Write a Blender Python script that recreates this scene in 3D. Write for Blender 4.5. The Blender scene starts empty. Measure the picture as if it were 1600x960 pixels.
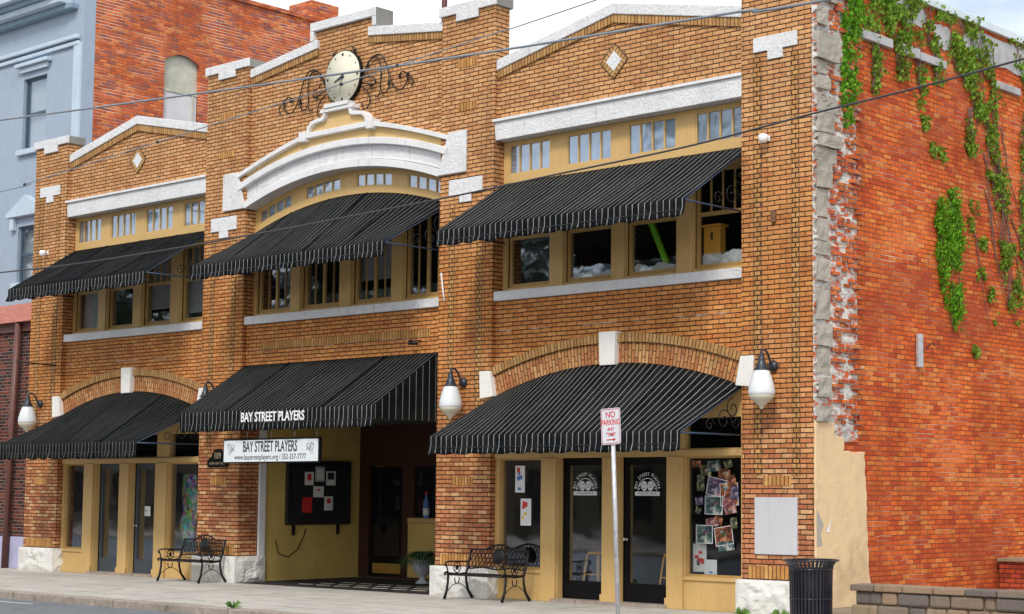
import bpy, math, random
from math import sin, cos, pi, radians as rad, sqrt, floor
from mathutils import Vector, Matrix
random.seed(7)
R = random.random
U = random.uniform
sc = bpy.context.scene
col = sc.collection

# ------------------------------------------------------------------ camera
cd = bpy.data.cameras.new("camera"); cam = bpy.data.objects.new("camera", cd); col.objects.link(cam); sc.camera = cam
yaw, pitch, roll = 7.02111191e-01, 8.67453835e-02, 3.96584782e-03
fw = Vector((-sin(yaw)*cos(pitch), cos(yaw)*cos(pitch), sin(pitch)))
rt = Vector((cos(yaw), sin(yaw), 0)); up = rt.cross(fw)
r2 = rt*cos(roll)+up*sin(roll); u2 = -rt*sin(roll)+up*cos(roll)
M = Matrix((r2, u2, -fw)).transposed().to_4x4()
M.translation = Vector((14.05020616, -20.35490257, 1.78))
cam.matrix_world = M
cd.sensor_fit = 'HORIZONTAL'; cd.sensor_width = 36; cd.lens = 36*2702.2/1600
cd.shift_x = -(1005.5-800)/1600; cd.shift_y = (531.8-480)/1600
cd.clip_start = .1; cd.clip_end = 2000

# ------------------------------------------------------------------ world and sun
SUN_EL, SUN_AZ = rad(46), rad(150)      # azimuth clockwise from +Y : light from the front right
w = bpy.data.worlds.new("World"); sc.world = w; w.use_nodes = True
nt = w.node_tree; N = nt.nodes; Lk = nt.links; N.clear()
sky = N.new('ShaderNodeTexSky'); sky.sky_type = 'NISHITA'; sky.sun_disc = False
sky.sun_elevation = SUN_EL; sky.sun_rotation = SUN_AZ; sky.dust_density = 2.5; sky.air_density = 1.0
tc = N.new('ShaderNodeTexCoord'); mp = N.new('ShaderNodeMapping'); mp.inputs['Scale'].default_value = (1.6, 1.6, 4.5)
nz = N.new('ShaderNodeTexNoise'); nz.inputs['Scale'].default_value = 2.2; nz.inputs['Detail'].default_value = 6; nz.inputs['Roughness'].default_value = .55
cr = N.new('ShaderNodeValToRGB'); cr.color_ramp.elements[0].position = .38; cr.color_ramp.elements[1].position = .56; cr.color_ramp.elements[0].color = (.35,.35,.35,1)
mx = N.new('ShaderNodeMix'); mx.data_type = 'RGBA'; mx.inputs['B'].default_value = (7.6, 7.9, 8.2, 1)
bg = N.new('ShaderNodeBackground'); bg.inputs['Strength'].default_value = .115
ow = N.new('ShaderNodeOutputWorld')
Lk.new(tc.outputs['Generated'], mp.inputs['Vector']); Lk.new(mp.outputs[0], nz.inputs['Vector']); Lk.new(nz.outputs[0], cr.inputs[0])
Lk.new(cr.outputs[0], mx.inputs['Factor']); Lk.new(sky.outputs[0], mx.inputs['A']); Lk.new(mx.outputs['Result'], bg.inputs[0]); Lk.new(bg.outputs[0], ow.inputs[0])
sd = bpy.data.lights.new("sun", 'SUN'); sd.energy = 1.5; sd.angle = rad(12); sd.color = (1, .95, .87)
so = bpy.data.objects.new("sun", sd); col.objects.link(so)
sdir = Vector((sin(SUN_AZ)*cos(SUN_EL), cos(SUN_AZ)*cos(SUN_EL), sin(SUN_EL)))
so.rotation_euler = sdir.to_track_quat('Z', 'Y').to_euler(); so.location = sdir*60
sc.view_settings.view_transform = 'Standard'; sc.view_settings.look = 'None'; sc.view_settings.gamma = 1
sc.view_settings.exposure = .55

# ------------------------------------------------------------------ object helpers
def tag(o, label=None, cat=None, group=None, kind=None):
    if label: o['label'] = label
    if cat: o['category'] = cat
    if group: o['group'] = group
    if kind: o['kind'] = kind
    return o
def empty(name, loc, label, cat, group=None, rz=0):
    o = bpy.data.objects.new(name, None); col.objects.link(o); o.location = loc; o.rotation_euler = (0, 0, rz)
    o.empty_display_size = .2
    return tag(o, label, cat, group)
def copy_tree(o, parent=None):
    c = o.copy(); col.objects.link(c)
    if parent: c.parent = parent
    for ch in [x for x in bpy.data.objects if x.parent == o]:
        copy_tree(ch, c)
    return c

class MB:
    def __init__(s): s.v = []; s.f = []; s.uv = {}; s.sm = set()
    def add(s, vs, fs, M=None, smooth=False):
        b = len(s.v)
        s.v += [tuple(M @ Vector(p)) if M else tuple(p) for p in vs]
        for f in fs:
            if smooth: s.sm.add(len(s.f))
            s.f.append(tuple(i+b for i in f))
        return s
    def box(s, x0, x1, y0, y1, z0, z1, M=None):
        return s.add([(x0,y0,z0),(x1,y0,z0),(x1,y1,z0),(x0,y1,z0),(x0,y0,z1),(x1,y0,z1),(x1,y1,z1),(x0,y1,z1)],
                     [(0,3,2,1),(4,5,6,7),(0,1,5,4),(1,2,6,5),(2,3,7,6),(3,0,4,7)], M)
    def prism(s, poly, y0, y1, M=None):     # polygon in XZ, counter-clockwise seen from the street
        n = len(poly)
        return s.add([(x, y0, z) for x, z in poly]+[(x, y1, z) for x, z in poly],
                     [tuple(range(n)), tuple(range(2*n-1, n-1, -1))]+[((i+1) % n, i, i+n, (i+1) % n+n) for i in range(n)], M)
    def strip(s, lo, hi, y0, y1, uv=None):  # band between two polylines (x,z) lists of the same length
        n = len(lo); b = len(s.v)
        for (x, z) in lo: s.v.append((x, y0, z))
        for (x, z) in hi: s.v.append((x, y0, z))
        for (x, z) in lo: s.v.append((x, y1, z))
        for (x, z) in hi: s.v.append((x, y1, z))
        L = 0
        for i in range(n-1):
            d = sqrt((hi[i+1][0]-hi[i][0])**2+(hi[i+1][1]-hi[i][1])**2)
            th = sqrt((hi[i][0]-lo[i][0])**2+(hi[i][1]-lo[i][1])**2)
            if uv: s.uv[len(s.f)] = [(L, 0), (L+d, 0), (L+d, th), (L, th)]
            s.f.append((b+i, b+i+1, b+n+i+1, b+n+i))
            s.f.append((b+3*n+i, b+3*n+i+1, b+2*n+i+1, b+2*n+i))
            if uv: s.uv[len(s.f)] = [(L, 0), (L+d, 0), (L+d, y1-y0), (L, y1-y0)]
            s.f.append((b+n+i, b+n+i+1, b+3*n+i+1, b+3*n+i))
            s.f.append((b+2*n+i, b+2*n+i+1, b+i+1, b+i))
            L += d
        s.f.append((b, b+n, b+3*n, b+2*n)); s.f.append((b+n-1, b+3*n-1, b+4*n-1, b+2*n-1))
        return s
    def holes(s, x0, x1, z0, z1, hs, y0, y1, warp=None, nx=0, yd=None):
        xs = sorted(set([x0, x1]+[h[0] for h in hs]+[h[1] for h in hs]+[x0+(x1-x0)*i/nx for i in range(1, nx)] if nx else [x0, x1]+[h[0] for h in hs]+[h[1] for h in hs]))
        zs = sorted(set([z0, z1]+[h[2] for h in hs]+[h[3] for h in hs]))
        wf = warp or (lambda x, z: z)
        def hole(i, j):
            if i < 0 or j < 0 or i >= len(xs)-1 or j >= len(zs)-1: return True
            cx = (xs[i]+xs[i+1])/2; cz = (zs[j]+zs[j+1])/2
            return any(h[0] < cx < h[1] and h[2] < cz < h[3] for h in hs)
        ids = {}
        def V(i, j, k):
            if (i, j, k) not in ids:
                ids[(i, j, k)] = len(s.v); s.v.append((xs[i], (y0, y1)[k], wf(xs[i], zs[j])))
            return ids[(i, j, k)]
        for i in range(len(xs)-1):
            for j in range(len(zs)-1):
                if hole(i, j): continue
                s.f.append((V(i,j,0), V(i+1,j,0), V(i+1,j+1,0), V(i,j+1,0)))
                s.f.append((V(i,j,1), V(i,j+1,1), V(i+1,j+1,1), V(i+1,j,1)))
                if hole(i-1, j): s.f.append((V(i,j,0), V(i,j+1,0), V(i,j+1,1), V(i,j,1)))
                if hole(i+1, j): s.f.append((V(i+1,j,0), V(i+1,j,1), V(i+1,j+1,1), V(i+1,j+1,0)))
                if hole(i, j-1): s.f.append((V(i,j,0), V(i,j,1), V(i+1,j,1), V(i+1,j,0)))
                if hole(i, j+1): s.f.append((V(i,j+1,0), V(i+1,j+1,0), V(i+1,j+1,1), V(i,j+1,1)))
        return s
    def tube(s, pts, r, n=8, M=None, closed=False):
        pts = [Vector(p) for p in pts]; m = len(pts); vs = []; fs = []
        prev = None
        for i, p in enumerate(pts):
            if closed: t = pts[(i+1) % m]-pts[i-1]
            else: t = pts[min(i+1, m-1)]-pts[max(i-1, 0)]
            t.normalize()
            a = prev if prev is not None else (Vector((0,0,1)) if abs(t.z) < .9 else Vector((1,0,0)))
            a = (a-t*a.dot(t)).normalized(); prev = a; b = t.cross(a)
            rr = r[i] if isinstance(r, (list, tuple)) else r
            for k in range(n):
                an = 2*pi*k/n; vs.append(p+a*cos(an)*rr+b*sin(an)*rr)
        mm = m if closed else m-1
        for i in range(mm):
            for k in range(n):
                i2 = (i+1) % m
                fs.append((i*n+k, i*n+(k+1) % n, i2*n+(k+1) % n, i2*n+k))
        if not closed:
            fs.append(tuple(range(n-1, -1, -1))); fs.append(tuple((m-1)*n+k for k in range(n)))
        return s.add(vs, fs, M, smooth=True)
    def lathe(s, prof, n=24, M=None, cap=True):     # (r,z)
        vs = []; fs = []
        for r, z in prof:
            for k in range(n): vs.append((r*cos(2*pi*k/n), r*sin(2*pi*k/n), z))
        for i in range(len(prof)-1):
            for k in range(n): fs.append((i*n+k, i*n+(k+1) % n, (i+1)*n+(k+1) % n, (i+1)*n+k))
        if cap:
            fs.append(tuple(range(n-1, -1, -1))); fs.append(tuple((len(prof)-1)*n+k for k in range(n)))
        return s.add(vs, fs, M, smooth=True)
    def build(s, name, mat, parent=None, bevel=0, seg=2, loc=None, label=None):
        me = bpy.data.meshes.new(name); me.from_pydata(s.v, [], s.f); me.materials.append(mat)
        if s.uv:
            ul = me.uv_layers.new(name="UVMap")
            for p in me.polygons:
                q = s.uv.get(p.index)
                if q:
                    for li, c in zip(p.loop_indices, q): ul.data[li].uv = c
        if s.sm:
            for p in me.polygons:
                if p.index in s.sm: p.use_smooth = True
        me.validate(); me.update()
        o = bpy.data.objects.new(name, me); col.objects.link(o)
        if parent: o.parent = parent
        if loc: o.location = loc
        if bevel:
            m = o.modifiers.new("bevel", 'BEVEL'); m.width = bevel; m.segments = seg; m.limit_method = 'ANGLE'; m.angle_limit = rad(35)
        if label: o['label'] = label
        return o

def text_geo(body, size=1, sx=1, ext=.002, align='CENTER', spacing=1.0, bold=0):
    cu = bpy.data.curves.new("t", 'FONT'); cu.body = body; cu.size = size; cu.extrude = ext; cu.align_x = align; cu.align_y = 'CENTER'
    cu.space_character = spacing; cu.resolution_u = 3; cu.offset = bold
    o = bpy.data.objects.new("t", cu); col.objects.link(o)
    me = bpy.data.meshes.new_from_object(o.evaluated_get(bpy.context.evaluated_depsgraph_get()))
    vs = [(v.co.x*sx, v.co.y, v.co.z) for v in me.vertices]; fs = [tuple(p.vertices) for p in me.polygons]
    bpy.data.objects.remove(o); bpy.data.curves.remove(cu); bpy.data.meshes.remove(me)
    return vs, fs
FRONT = Matrix(((1,0,0,0),(0,0,-1,0),(0,1,0,0),(0,0,0,1)))      # text plane -> facade plane facing -Y
def text_at(mb, body, x, y, z, size, sx=1, rot=0, **k):
    vs, fs = text_geo(body, size, sx, **k)
    return mb.add(vs, fs, Matrix.Translation((x, y, z)) @ FRONT @ Matrix.Rotation(rot, 4, 'Z'))

# ------------------------------------------------------------------ material helpers
class G:
    def __init__(s, name):
        s.m = bpy.data.materials.new(name); s.m.use_nodes = True; s.t = s.m.node_tree; s.n = s.t.nodes; s.n.clear()
        s.out = s.n.new('ShaderNodeOutputMaterial'); s.p = s.n.new('ShaderNodeBsdfPrincipled'); s.t.links.new(s.p.outputs[0], s.out.inputs[0])
        s.co = s.n.new('ShaderNodeTexCoord')
    def l(s, a, b): s.t.links.new(a, b)
    def inp(s, node, key, val):
        if isinstance(val, bpy.types.NodeSocket): s.l(val, node.inputs[key])
        else: node.inputs[key].default_value = val
    def math(s, op, a, b=0., c=None):
        n = s.n.new('ShaderNodeMath'); n.operation = op; s.inp(n, 0, a); s.inp(n, 1, b)
        if c is not None: s.inp(n, 2, c)
        return n.outputs[0]
    def xyz(s, x, y, z):
        n = s.n.new('ShaderNodeCombineXYZ'); s.inp(n, 0, x); s.inp(n, 1, y); s.inp(n, 2, z); return n.outputs[0]
    def sep(s, v):
        n = s.n.new('ShaderNodeSeparateXYZ'); s.l(v, n.inputs[0]); return n.outputs
    def noise(s, v, scale, detail=3, rough=.5, dist=0):
        n = s.n.new('ShaderNodeTexNoise'); s.inp(n, 'Vector', v); n.inputs['Scale'].default_value = scale; n.inputs['Detail'].default_value = detail
        n.inputs['Roughness'].default_value = rough; n.inputs['Distortion'].default_value = dist; return n.outputs[0]
    def white(s, v):
        n = s.n.new('ShaderNodeTexWhiteNoise'); n.noise_dimensions = '3D'; s.l(v, n.inputs['Vector']); return n.outputs['Value']
    def ramp(s, f, stops, interp='LINEAR'):
        n = s.n.new('ShaderNodeValToRGB'); s.l(f, n.inputs[0]); e = n.color_ramp.elements; n.color_ramp.interpolation = interp
        while len(e) < len(stops): e.new(.5)
        for i, (p, c) in enumerate(stops):
            e[i].position = p; e[i].color = (c, c, c, 1) if isinstance(c, (int, float)) else (*c, 1)
        return n.outputs[0]
    def mix(s, f, a, b, mode='MIX'):
        n = s.n.new('ShaderNodeMix'); n.data_type = 'RGBA'; n.blend_type = mode; s.inp(n, 'Factor', f)
        for k, v in (('A', a), ('B', b)):
            if isinstance(v, tuple) and len(v) == 3: v = (*v, 1)
            s.inp(n, k, v)
        return n.outputs['Result']
    def bump(s, h, dist, strength=1):
        n = s.n.new('ShaderNodeBump'); s.l(h, n.inputs['Height']); n.inputs['Distance'].default_value = dist; n.inputs['Strength'].default_value = strength
        s.l(n.outputs[0], s.p.inputs['Normal'])
    def fin(s, c=None, rough=.8, metal=0, spec=None):
        if c is not None:
            if isinstance(c, tuple) and len(c) == 3: c = (*c, 1)
            s.inp(s.p, 'Base Color', c)
        s.inp(s.p, 'Roughness', rough); s.inp(s.p, 'Metallic', metal)
        if spec is not None: s.inp(s.p, 'Specular IOR Level', spec)
        return s.m

def plain(name, c, rough=.6, metal=0, var=.12, scale=6, bump=0, bscale=30, spec=None):
    g = G(name); ob = g.co.outputs['Object']
    a = g.noise(ob, scale, 5, .6)
    lo = tuple(x*(1-var) for x in c); hi = tuple(min(1, x*(1+var)) for x in c)
    cc = g.ramp(a, [(.3, lo), (.7, hi)])
    if bump: g.bump(g.noise(ob, bscale, 5, .6), bump)
    return g.fin(cc, rough, metal, spec)

def brick(name, bw, bh, jt, cols, mdark, mlight=None, lightamt=0., uv=False, swap=False, bumpd=.006, grime=.35, mv=None, wob=.0025, lowcols=None, hicols=None, streak=None, patch=None, var=.36):
    g = G(name)
    if uv:
        o = g.sep(g.co.outputs['UV']); uu, vv = o[0], o[1]; ob = g.co.outputs['UV']
    else:
        ob = g.co.outputs['Object']; o = g.sep(ob); uu = g.math('ADD', o[0], o[1]); vv = o[2]
    if swap: uu, vv = vv, uu
    v0 = vv
    P = g.xyz(uu, vv, 0.)
    vv = g.math('ADD', vv, g.math('MULTIPLY', g.math('SUBTRACT', g.noise(P, 3.0, 2), .5), wob*6))
    uu2 = g.math('ADD', uu, g.math('MULTIPLY', g.math('SUBTRACT', g.noise(P, 9.0, 2), .5), wob*6))
    rv = g.math('DIVIDE', vv, bh); row = g.math('FLOOR', rv); fv = g.math('FRACT', rv)
    jit = g.math('MULTIPLY', g.white(g.xyz(row, 7.3, 1.)), .12)
    ru = g.math('ADD', g.math('DIVIDE', uu2, bw), g.math('ADD', jit, g.math('MULTIPLY', g.math('FLOORED_MODULO', row, 2.), .5)))
    cl = g.math('FLOOR', ru); fu = g.math('FRACT', ru)
    dv = g.math('MULTIPLY', g.math('MINIMUM', fv, g.math('SUBTRACT', 1., fv)), bh)
    du = g.math('MULTIPLY', g.math('MINIMUM', fu, g.math('SUBTRACT', 1., fu)), bw)
    edge = g.math('MULTIPLY', g.math('SUBTRACT', g.noise(P, 40, 3), .5), jt*.8)
    def jm(d, t):
        n = g.n.new('ShaderNodeMapRange'); n.interpolation_type = 'SMOOTHSTEP'; g.inp(n, 'Value', g.math('ADD', d, edge))
        n.inputs['From Min'].default_value = t*.35; n.inputs['From Max'].default_value = t*.75; n.inputs['To Min'].default_value = 1; n.inputs['To Max'].default_value = 0
        return n.outputs[0]
    mh = jm(dv, jt); mu = jm(du, jt*.9); mor = g.math('MAXIMUM', mh, mu)
    rnd = g.white(g.xyz(cl, row, 3.7)); rnd2 = g.white(g.xyz(row, cl, 9.1))
    k = len(cols); bc = g.ramp(rnd, [(i/k, c) for i, c in enumerate(cols)], 'CONSTANT')
    if lowcols:
        k = len(lowcols); lc = g.ramp(rnd, [(i/k, c) for i, c in enumerate(lowcols)], 'CONSTANT')
        zz = g.math('ADD', v0, g.math('MULTIPLY', g.math('SUBTRACT', g.noise(P, .8, 3), .5), 5.0))
        n = g.n.new('ShaderNodeMapRange'); g.inp(n, 'Value', zz); n.inputs['From Min'].default_value = 1.6; n.inputs['From Max'].default_value = 4.2
        n.inputs['To Min'].default_value = 1; n.inputs['To Max'].default_value = 0
        bc = g.mix(n.outputs[0], bc, lc)
    if hicols:
        k = len(hicols); lc = g.ramp(rnd, [(i/k, c) for i, c in enumerate(hicols)], 'CONSTANT')
        zz = g.math('ADD', v0, g.math('MULTIPLY', g.math('SUBTRACT', g.noise(P, .5, 3), .5), 4.0))
        n = g.n.new('ShaderNodeMapRange'); g.inp(n, 'Value', zz); n.inputs['From Min'].default_value = 4.8; n.inputs['From Max'].default_value = 7.6
        bc = g.mix(n.outputs[0], bc, lc)
    sh = g.math('ADD', g.math('MULTIPLY', rnd2, var), 1.-var*.55)
    bc = g.mix(1., bc, g.ramp(sh, [(0, 0.), (1, 1.)]), 'MULTIPLY')
    big = g.noise(P, .55, 5, .6); fine = g.noise(P, 14, 4, .65)
    bc = g.mix(1., bc, g.ramp(big, [(.3, 1-grime), (.62, 1.0)]), 'MULTIPLY')
    bc = g.mix(1., bc, g.ramp(fine, [(.28, .74), (.62, 1.05)]), 'MULTIPLY')
    run = g.noise(g.xyz(g.math('MULTIPLY', uu, 5.5), g.math('MULTIPLY', v0, .35), 2.), 1.0, 5, .65)
    bc = g.mix(1., bc, g.ramp(run, [(.36, 1-grime*.9), (.52, 1.0)]), 'MULTIPLY')
    mc = g.mix(mh, mv or mdark, mdark)
    if mlight:
        a = g.noise(g.xyz(g.math('MULTIPLY', uu, .9), g.math('MULTIPLY', row, 2.37), 0.), 1.0, 3, .6)
        b = g.noise(P, .6, 3, .6)
        a = g.math('ADD', g.math('MULTIPLY', a, .6), g.math('MULTIPLY', b, .4))
        mc = g.mix(g.math('MULTIPLY', g.ramp(a, [(.52-lightamt, 0.), (.60-lightamt, 1.)]), g.math('ADD', .22, g.math('MULTIPLY', mh, .78))), mc, mlight)
    c = g.mix(mor, bc, mc)
    if streak:       # efflorescence along one joint
        z0, tk, cc = streak
        d = g.math('ABSOLUTE', g.math('SUBTRACT', v0, z0)); d = g.math('ADD', d, g.math('MULTIPLY', g.noise(P, 7, 4, .7), .05))
        m_ = g.ramp(d, [(tk, 1.), (tk+.018, 0.)]); m2 = g.ramp(g.noise(P, 1.6, 3, .6), [(.48, 0.), (.56, .85)])
        c = g.mix(g.math('MULTIPLY', m_, m2), c, cc)
    if name.startswith('red_party'):
        wv = g.noise(g.xyz(g.math('MULTIPLY', uu, .5), v0, 8.), .75, 6, .7); c = g.mix(g.ramp(wv, [(.40, .55), (.50, 0.)]), c, (.36,.06,.022)); c = g.mix(g.ramp(wv, [(.54, 0.), (.66, .45)]), c, (.84,.27,.085))
    if patch:        # lime bloom and mortar smears
        thr, cc = patch
        m_ = g.ramp(g.noise(g.xyz(uu, g.math('MULTIPLY', vv, 1.6), 4.), 1.5, 6, .72), [(thr, 0.), (thr+.09, .75)])
        c = g.mix(m_, c, cc)
    hgt = g.math('ADD', g.math('MULTIPLY', g.math('SUBTRACT', 1., mor), g.math('ADD', .75, g.math('MULTIPLY', rnd2, .25))), g.math('MULTIPLY', fine, .3))
    g.bump(hgt, bumpd)
    return g.fin(c, .88, 0, .25)

BUFF = [(.74,.305,.090), (.69,.265,.076), (.78,.345,.106), (.72,.283,.082), (.63,.225,.062), (.74,.31,.088)]
BUFFHI = [(.72,.375,.165), (.67,.330,.135), (.75,.41,.185), (.69,.35,.150), (.61,.28,.115), (.72,.38,.160)]
BUFFLOW = [(.72,.36,.17), (.60,.25,.11), (.50,.17,.075), (.78,.45,.22), (.62,.24,.11), (.46,.18,.085)]
m_front = brick('tan_facing_brick', .222, .0725, .0150, BUFF, (.040,.020,.012), mv=(.12,.06,.03), lowcols=BUFFLOW, hicols=BUFFHI, var=.2, grime=.2, streak=(4.43, .02, (.72,.66,.6)))  # here and on the piers, dark bed joint colour includes raked-joint shade
m_pier = brick('tan_pier_brick', .222, .0725, .0150, BUFF, (.040,.020,.012), mv=(.12,.06,.03), lowcols=BUFFLOW, hicols=BUFFHI, var=.22, grime=.22, patch=(.70, (.66,.56,.46)))
m_sold = brick('soldier_brick', 50., .0725, .012, [(.64,.33,.105), (.58,.28,.085), (.68,.37,.13), (.55,.26,.08)], (.09,.045,.02), swap=True, grime=.2)
m_band = brick('yellow_band_brick', .115, .0725, .0165, [(.64,.32,.105), (.58,.28,.09), (.68,.36,.13)], (.040,.020,.012), grime=.2)
m_arch = brick('arch_voussoir_brick', .22, .0725, .013, [(.66,.33,.12), (.58,.25,.09), (.70,.38,.16), (.54,.21,.08), (.62,.29,.12)], (.09,.045,.028), uv=True, swap=True, grime=.15, wob=.001, patch=(.72, (.7,.62,.52)))
m_ring = brick('arch_header_ring', .5, .0725, .012, [(.56,.31,.115), (.50,.26,.095), (.60,.35,.14)], (.07,.038,.02), uv=True, swap=True, grime=.15, wob=.001)
RED = [(.82,.165,.030), (.76,.135,.026), (.85,.21,.042), (.70,.110,.025), (.81,.158,.030), (.85,.27,.065), (.60,.090,.025), (.82,.18,.034)]
m_red = brick('red_party_brick', .215, .0745, .0115, RED, (.24,.060,.030), mlight=(.80,.55,.42), lightamt=.0, grime=.25, bumpd=.012, wob=.004, patch=(.74, (.80,.42,.26)), var=.25)
m_redold = brick('old_red_brick', .215, .0745, .014, [(.80,.185,.048), (.70,.14,.042), (.84,.26,.075), (.56,.12,.055), (.76,.165,.05), (.44,.14,.10)], (.30,.12,.08), mlight=(.80,.62,.52), lightamt=.05, grime=.25, bumpd=.010, wob=.004, patch=(.66, (.75,.52,.42)))
m_maroon = brick('maroon_brick', .21, .075, .012, [(.16,.042,.030), (.08,.030,.028), (.22,.055,.035), (.05,.03,.03)], (.26,.2,.17), grime=.3)
m_planter = brick('planter_brick', .2, .075, .012, [(.52,.075,.03), (.40,.055,.025), (.58,.10,.04)], (.05,.02,.015), grime=.2)

def stucco(name, c, bd=.012, sc_=9, dirt=.25):
    g = G(name); ob = g.co.outputs['Object']
    a = g.noise(ob, sc_, 5, .6, 1.2); b = g.noise(ob, 1.3, 5, .65)
    s_ = g.sep(ob); st = g.noise(g.xyz(g.math('MULTIPLY', s_[0], 6.), s_[1], g.math('MULTIPLY', s_[2], .7)), 1.2, 4, .6)
    cc = g.mix(g.ramp(b, [(.45, 0.), (.75, dirt)]), c, tuple(x*.62 for x in c))
    cc = g.mix(g.ramp(st, [(.58, 0.), (.75, dirt*1.4)]), cc, (c[0]*.5, c[1]*.48, c[2]*.44))
    cc = g.mix(g.ramp(a, [(.36, .25), (.5, 0.)]), cc, tuple(x*.75 for x in c))
    g.bump(a, bd); return g.fin(cc, .85, 0, .2)
m_white = stucco('white_stucco', (.74,.745,.76), .024, 12, .4)
m_trim = stucco('white_moulding', (.77,.77,.78), .005, 18, .35)
m_rock = stucco('white_rock_face', (.76,.75,.71), .02, 7, .4)
m_capside = m_white
m_creamst = stucco('cream_stucco', (.66,.46,.21), .004, 20, .2)
m_concslab = stucco('grey_concrete_slab', (.27,.26,.24), .006, 12, .5)
m_marble = stucco('grey_marble', (.58,.58,.61), .002, 30, .15)
m_stone = stucco('weathered_limestone', (.43,.395,.34), .02, 5, 1.0)
m_tan = stucco('tan_render', (.78,.57,.34), .016, 3, .55)
m_whiteblk = stucco('white_keystone', (.84,.82,.78), .006, 14, .2)

def wood(name, c, bd=.002):
    g = G(name); ob = g.co.outputs['Object']; s_ = g.sep(ob)
    a = g.noise(g.xyz(g.math('MULTIPLY', s_[0], 8.), g.math('MULTIPLY', s_[1], 8.), s_[2]), 3, 5, .6); b = g.noise(ob, 1.5, 4, .6)
    cc = g.mix(g.ramp(a, [(.4, .3), (.65, 0.)]), c, tuple(x*.75 for x in c)); cc = g.mix(g.ramp(b, [(.5, 0.), (.8, .35)]), cc, (c[0]*.6, c[1]*.55, c[2]*.5))
    g.bump(a, bd); return g.fin(cc, .5, 0, .4)
m_wood = wood('ochre_painted_wood', (.64,.42,.165))
m_sash = wood('tan_sash_wood', (.50,.31,.11))
m_darkwood = wood('dark_red_wood', (.05,.018,.010))
m_stoolw = wood('varnished_pine', (.92,.44,.07))
m_grey = plain('grey_door_paint', (.07,.085,.105), .45, spec=.25)
m_blackp = plain('black_door_paint', (.006,.006,.007), .5, spec=.15)
m_iron = plain('black_iron', (.010,.009,.010), .5, 0, .3, 20, spec=.3)
m_lampm = plain('dark_lamp_metal', (.028,.036,.052), .35, .2)
m_brass = plain('brass', (.75,.52,.16), .3, .85)
m_chrome = plain('satin_steel', (.6,.58,.55), .28, .9)
m_galv = plain('galvanised_steel', (.52,.53,.56), .45, .5, .2, 14)
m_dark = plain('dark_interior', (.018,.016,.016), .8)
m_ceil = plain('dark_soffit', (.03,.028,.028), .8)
m_cable = plain('grey_cable', (.22,.25,.29), .5)
m_cableb = plain('black_cable', (.04,.04,.045), .5)
m_paper = plain('white_paper', (.78,.78,.78), .6, 0, .04)
m_redp = plain('red_print', (.62,.03,.03), .6, 0, .1)
m_yelp = plain('yellow_print', (.75,.5,.05), .6, 0, .1)
m_bluep = plain('blue_print', (.08,.2,.5), .6, 0, .1)
m_blackink = plain('black_ink', (.03,.03,.035), .6)
m_greyink = plain('grey_ink', (.28,.30,.31), .6)
m_letter = plain('white_lettering', (.85,.85,.85), .6, 0, .02)
m_decal = plain('white_vinyl_decal', (.72,.74,.76), .5, 0, .06)
m_board = plain('black_noticeboard', (.015,.014,.016), .35)
m_yellowwall = plain('yellow_painted_wall', (.62,.43,.13), .6, 0, .12, 2, .003, 30)
m_skytone = plain('grey_blue_sky_tone', (.40,.47,.56), .7, 0, .28, 2.4)  # sky reflection put into the colour; one flyer print shares it
m_blind = plain('pale_window_blind', (.60,.60,.62), .6, 0, .08, 2)
m_lace = plain('white_lace_cloth', (.75,.74,.72), .8, 0, .15, 12)
m_bluewall = wood('pale_blue_painted_wall', (.35,.43,.54), .002)
m_bluetrim = plain('pale_blue_trim', (.50,.60,.71), .55, 0, .08, 3)
m_bluedark = plain('blue_grey_cornice', (.24,.35,.43), .6, 0, .15, 4)
m_lilac = plain('lilac_stucco', (.42,.42,.60), .7, 0, .12, 4)
m_brown = plain('brown_painted_post', (.13,.05,.04), .5)
m_roofred = plain('faded_red_roof', (.42,.15,.11), .8, 0, .3, 8)
m_maraw = plain('maroon_canvas', (.09,.012,.02), .8)
m_chimney_tin = plain('weathered_flashing', (.55,.56,.60), .6, .1, .3, 5)
m_coping = plain('pale_metal_coping', (.66,.74,.80), .5, .1, .1, 3)
m_conc_ledge = stucco('grey_cement_ledge', (.50,.50,.52), .01, 8, .5)
m_binm = plain('black_bin_paint', (.012,.013,.022), .25)
m_leafy = plain('potted_fern_leaf', (.05,.12,.04), .6, 0, .5, 20)
m_urn = plain('pale_stone_urn', (.50,.52,.58), .7, 0, .15, 10, .002)
m_roofing = plain('grey_roofing', (.2,.2,.2), .9)
m_beige = plain('beige_render', (.12,.095,.065), .85, 0, .15, .5)
m_woodstain = plain('rust_stain', (.2,.10,.05), .8, .2, .4, 20)

g = G('frosted_globe'); m_globe = g.fin((.72,.75,.77), .35, 0, .5); g.p.inputs['Subsurface Weight'].default_value = .25; g.p.inputs['Subsurface Radius'].default_value = (.1,.1,.1)
g = G('yellowed_diffuser'); m_diff = g.fin((.60,.56,.44), .4, 0, .5)
g = G('clock_face'); m_face = g.fin(g.ramp(g.noise(g.co.outputs['Object'], 3, 4), [(.3, (.64,.61,.47)), (.7, (.71,.68,.54))]), .45)

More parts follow.
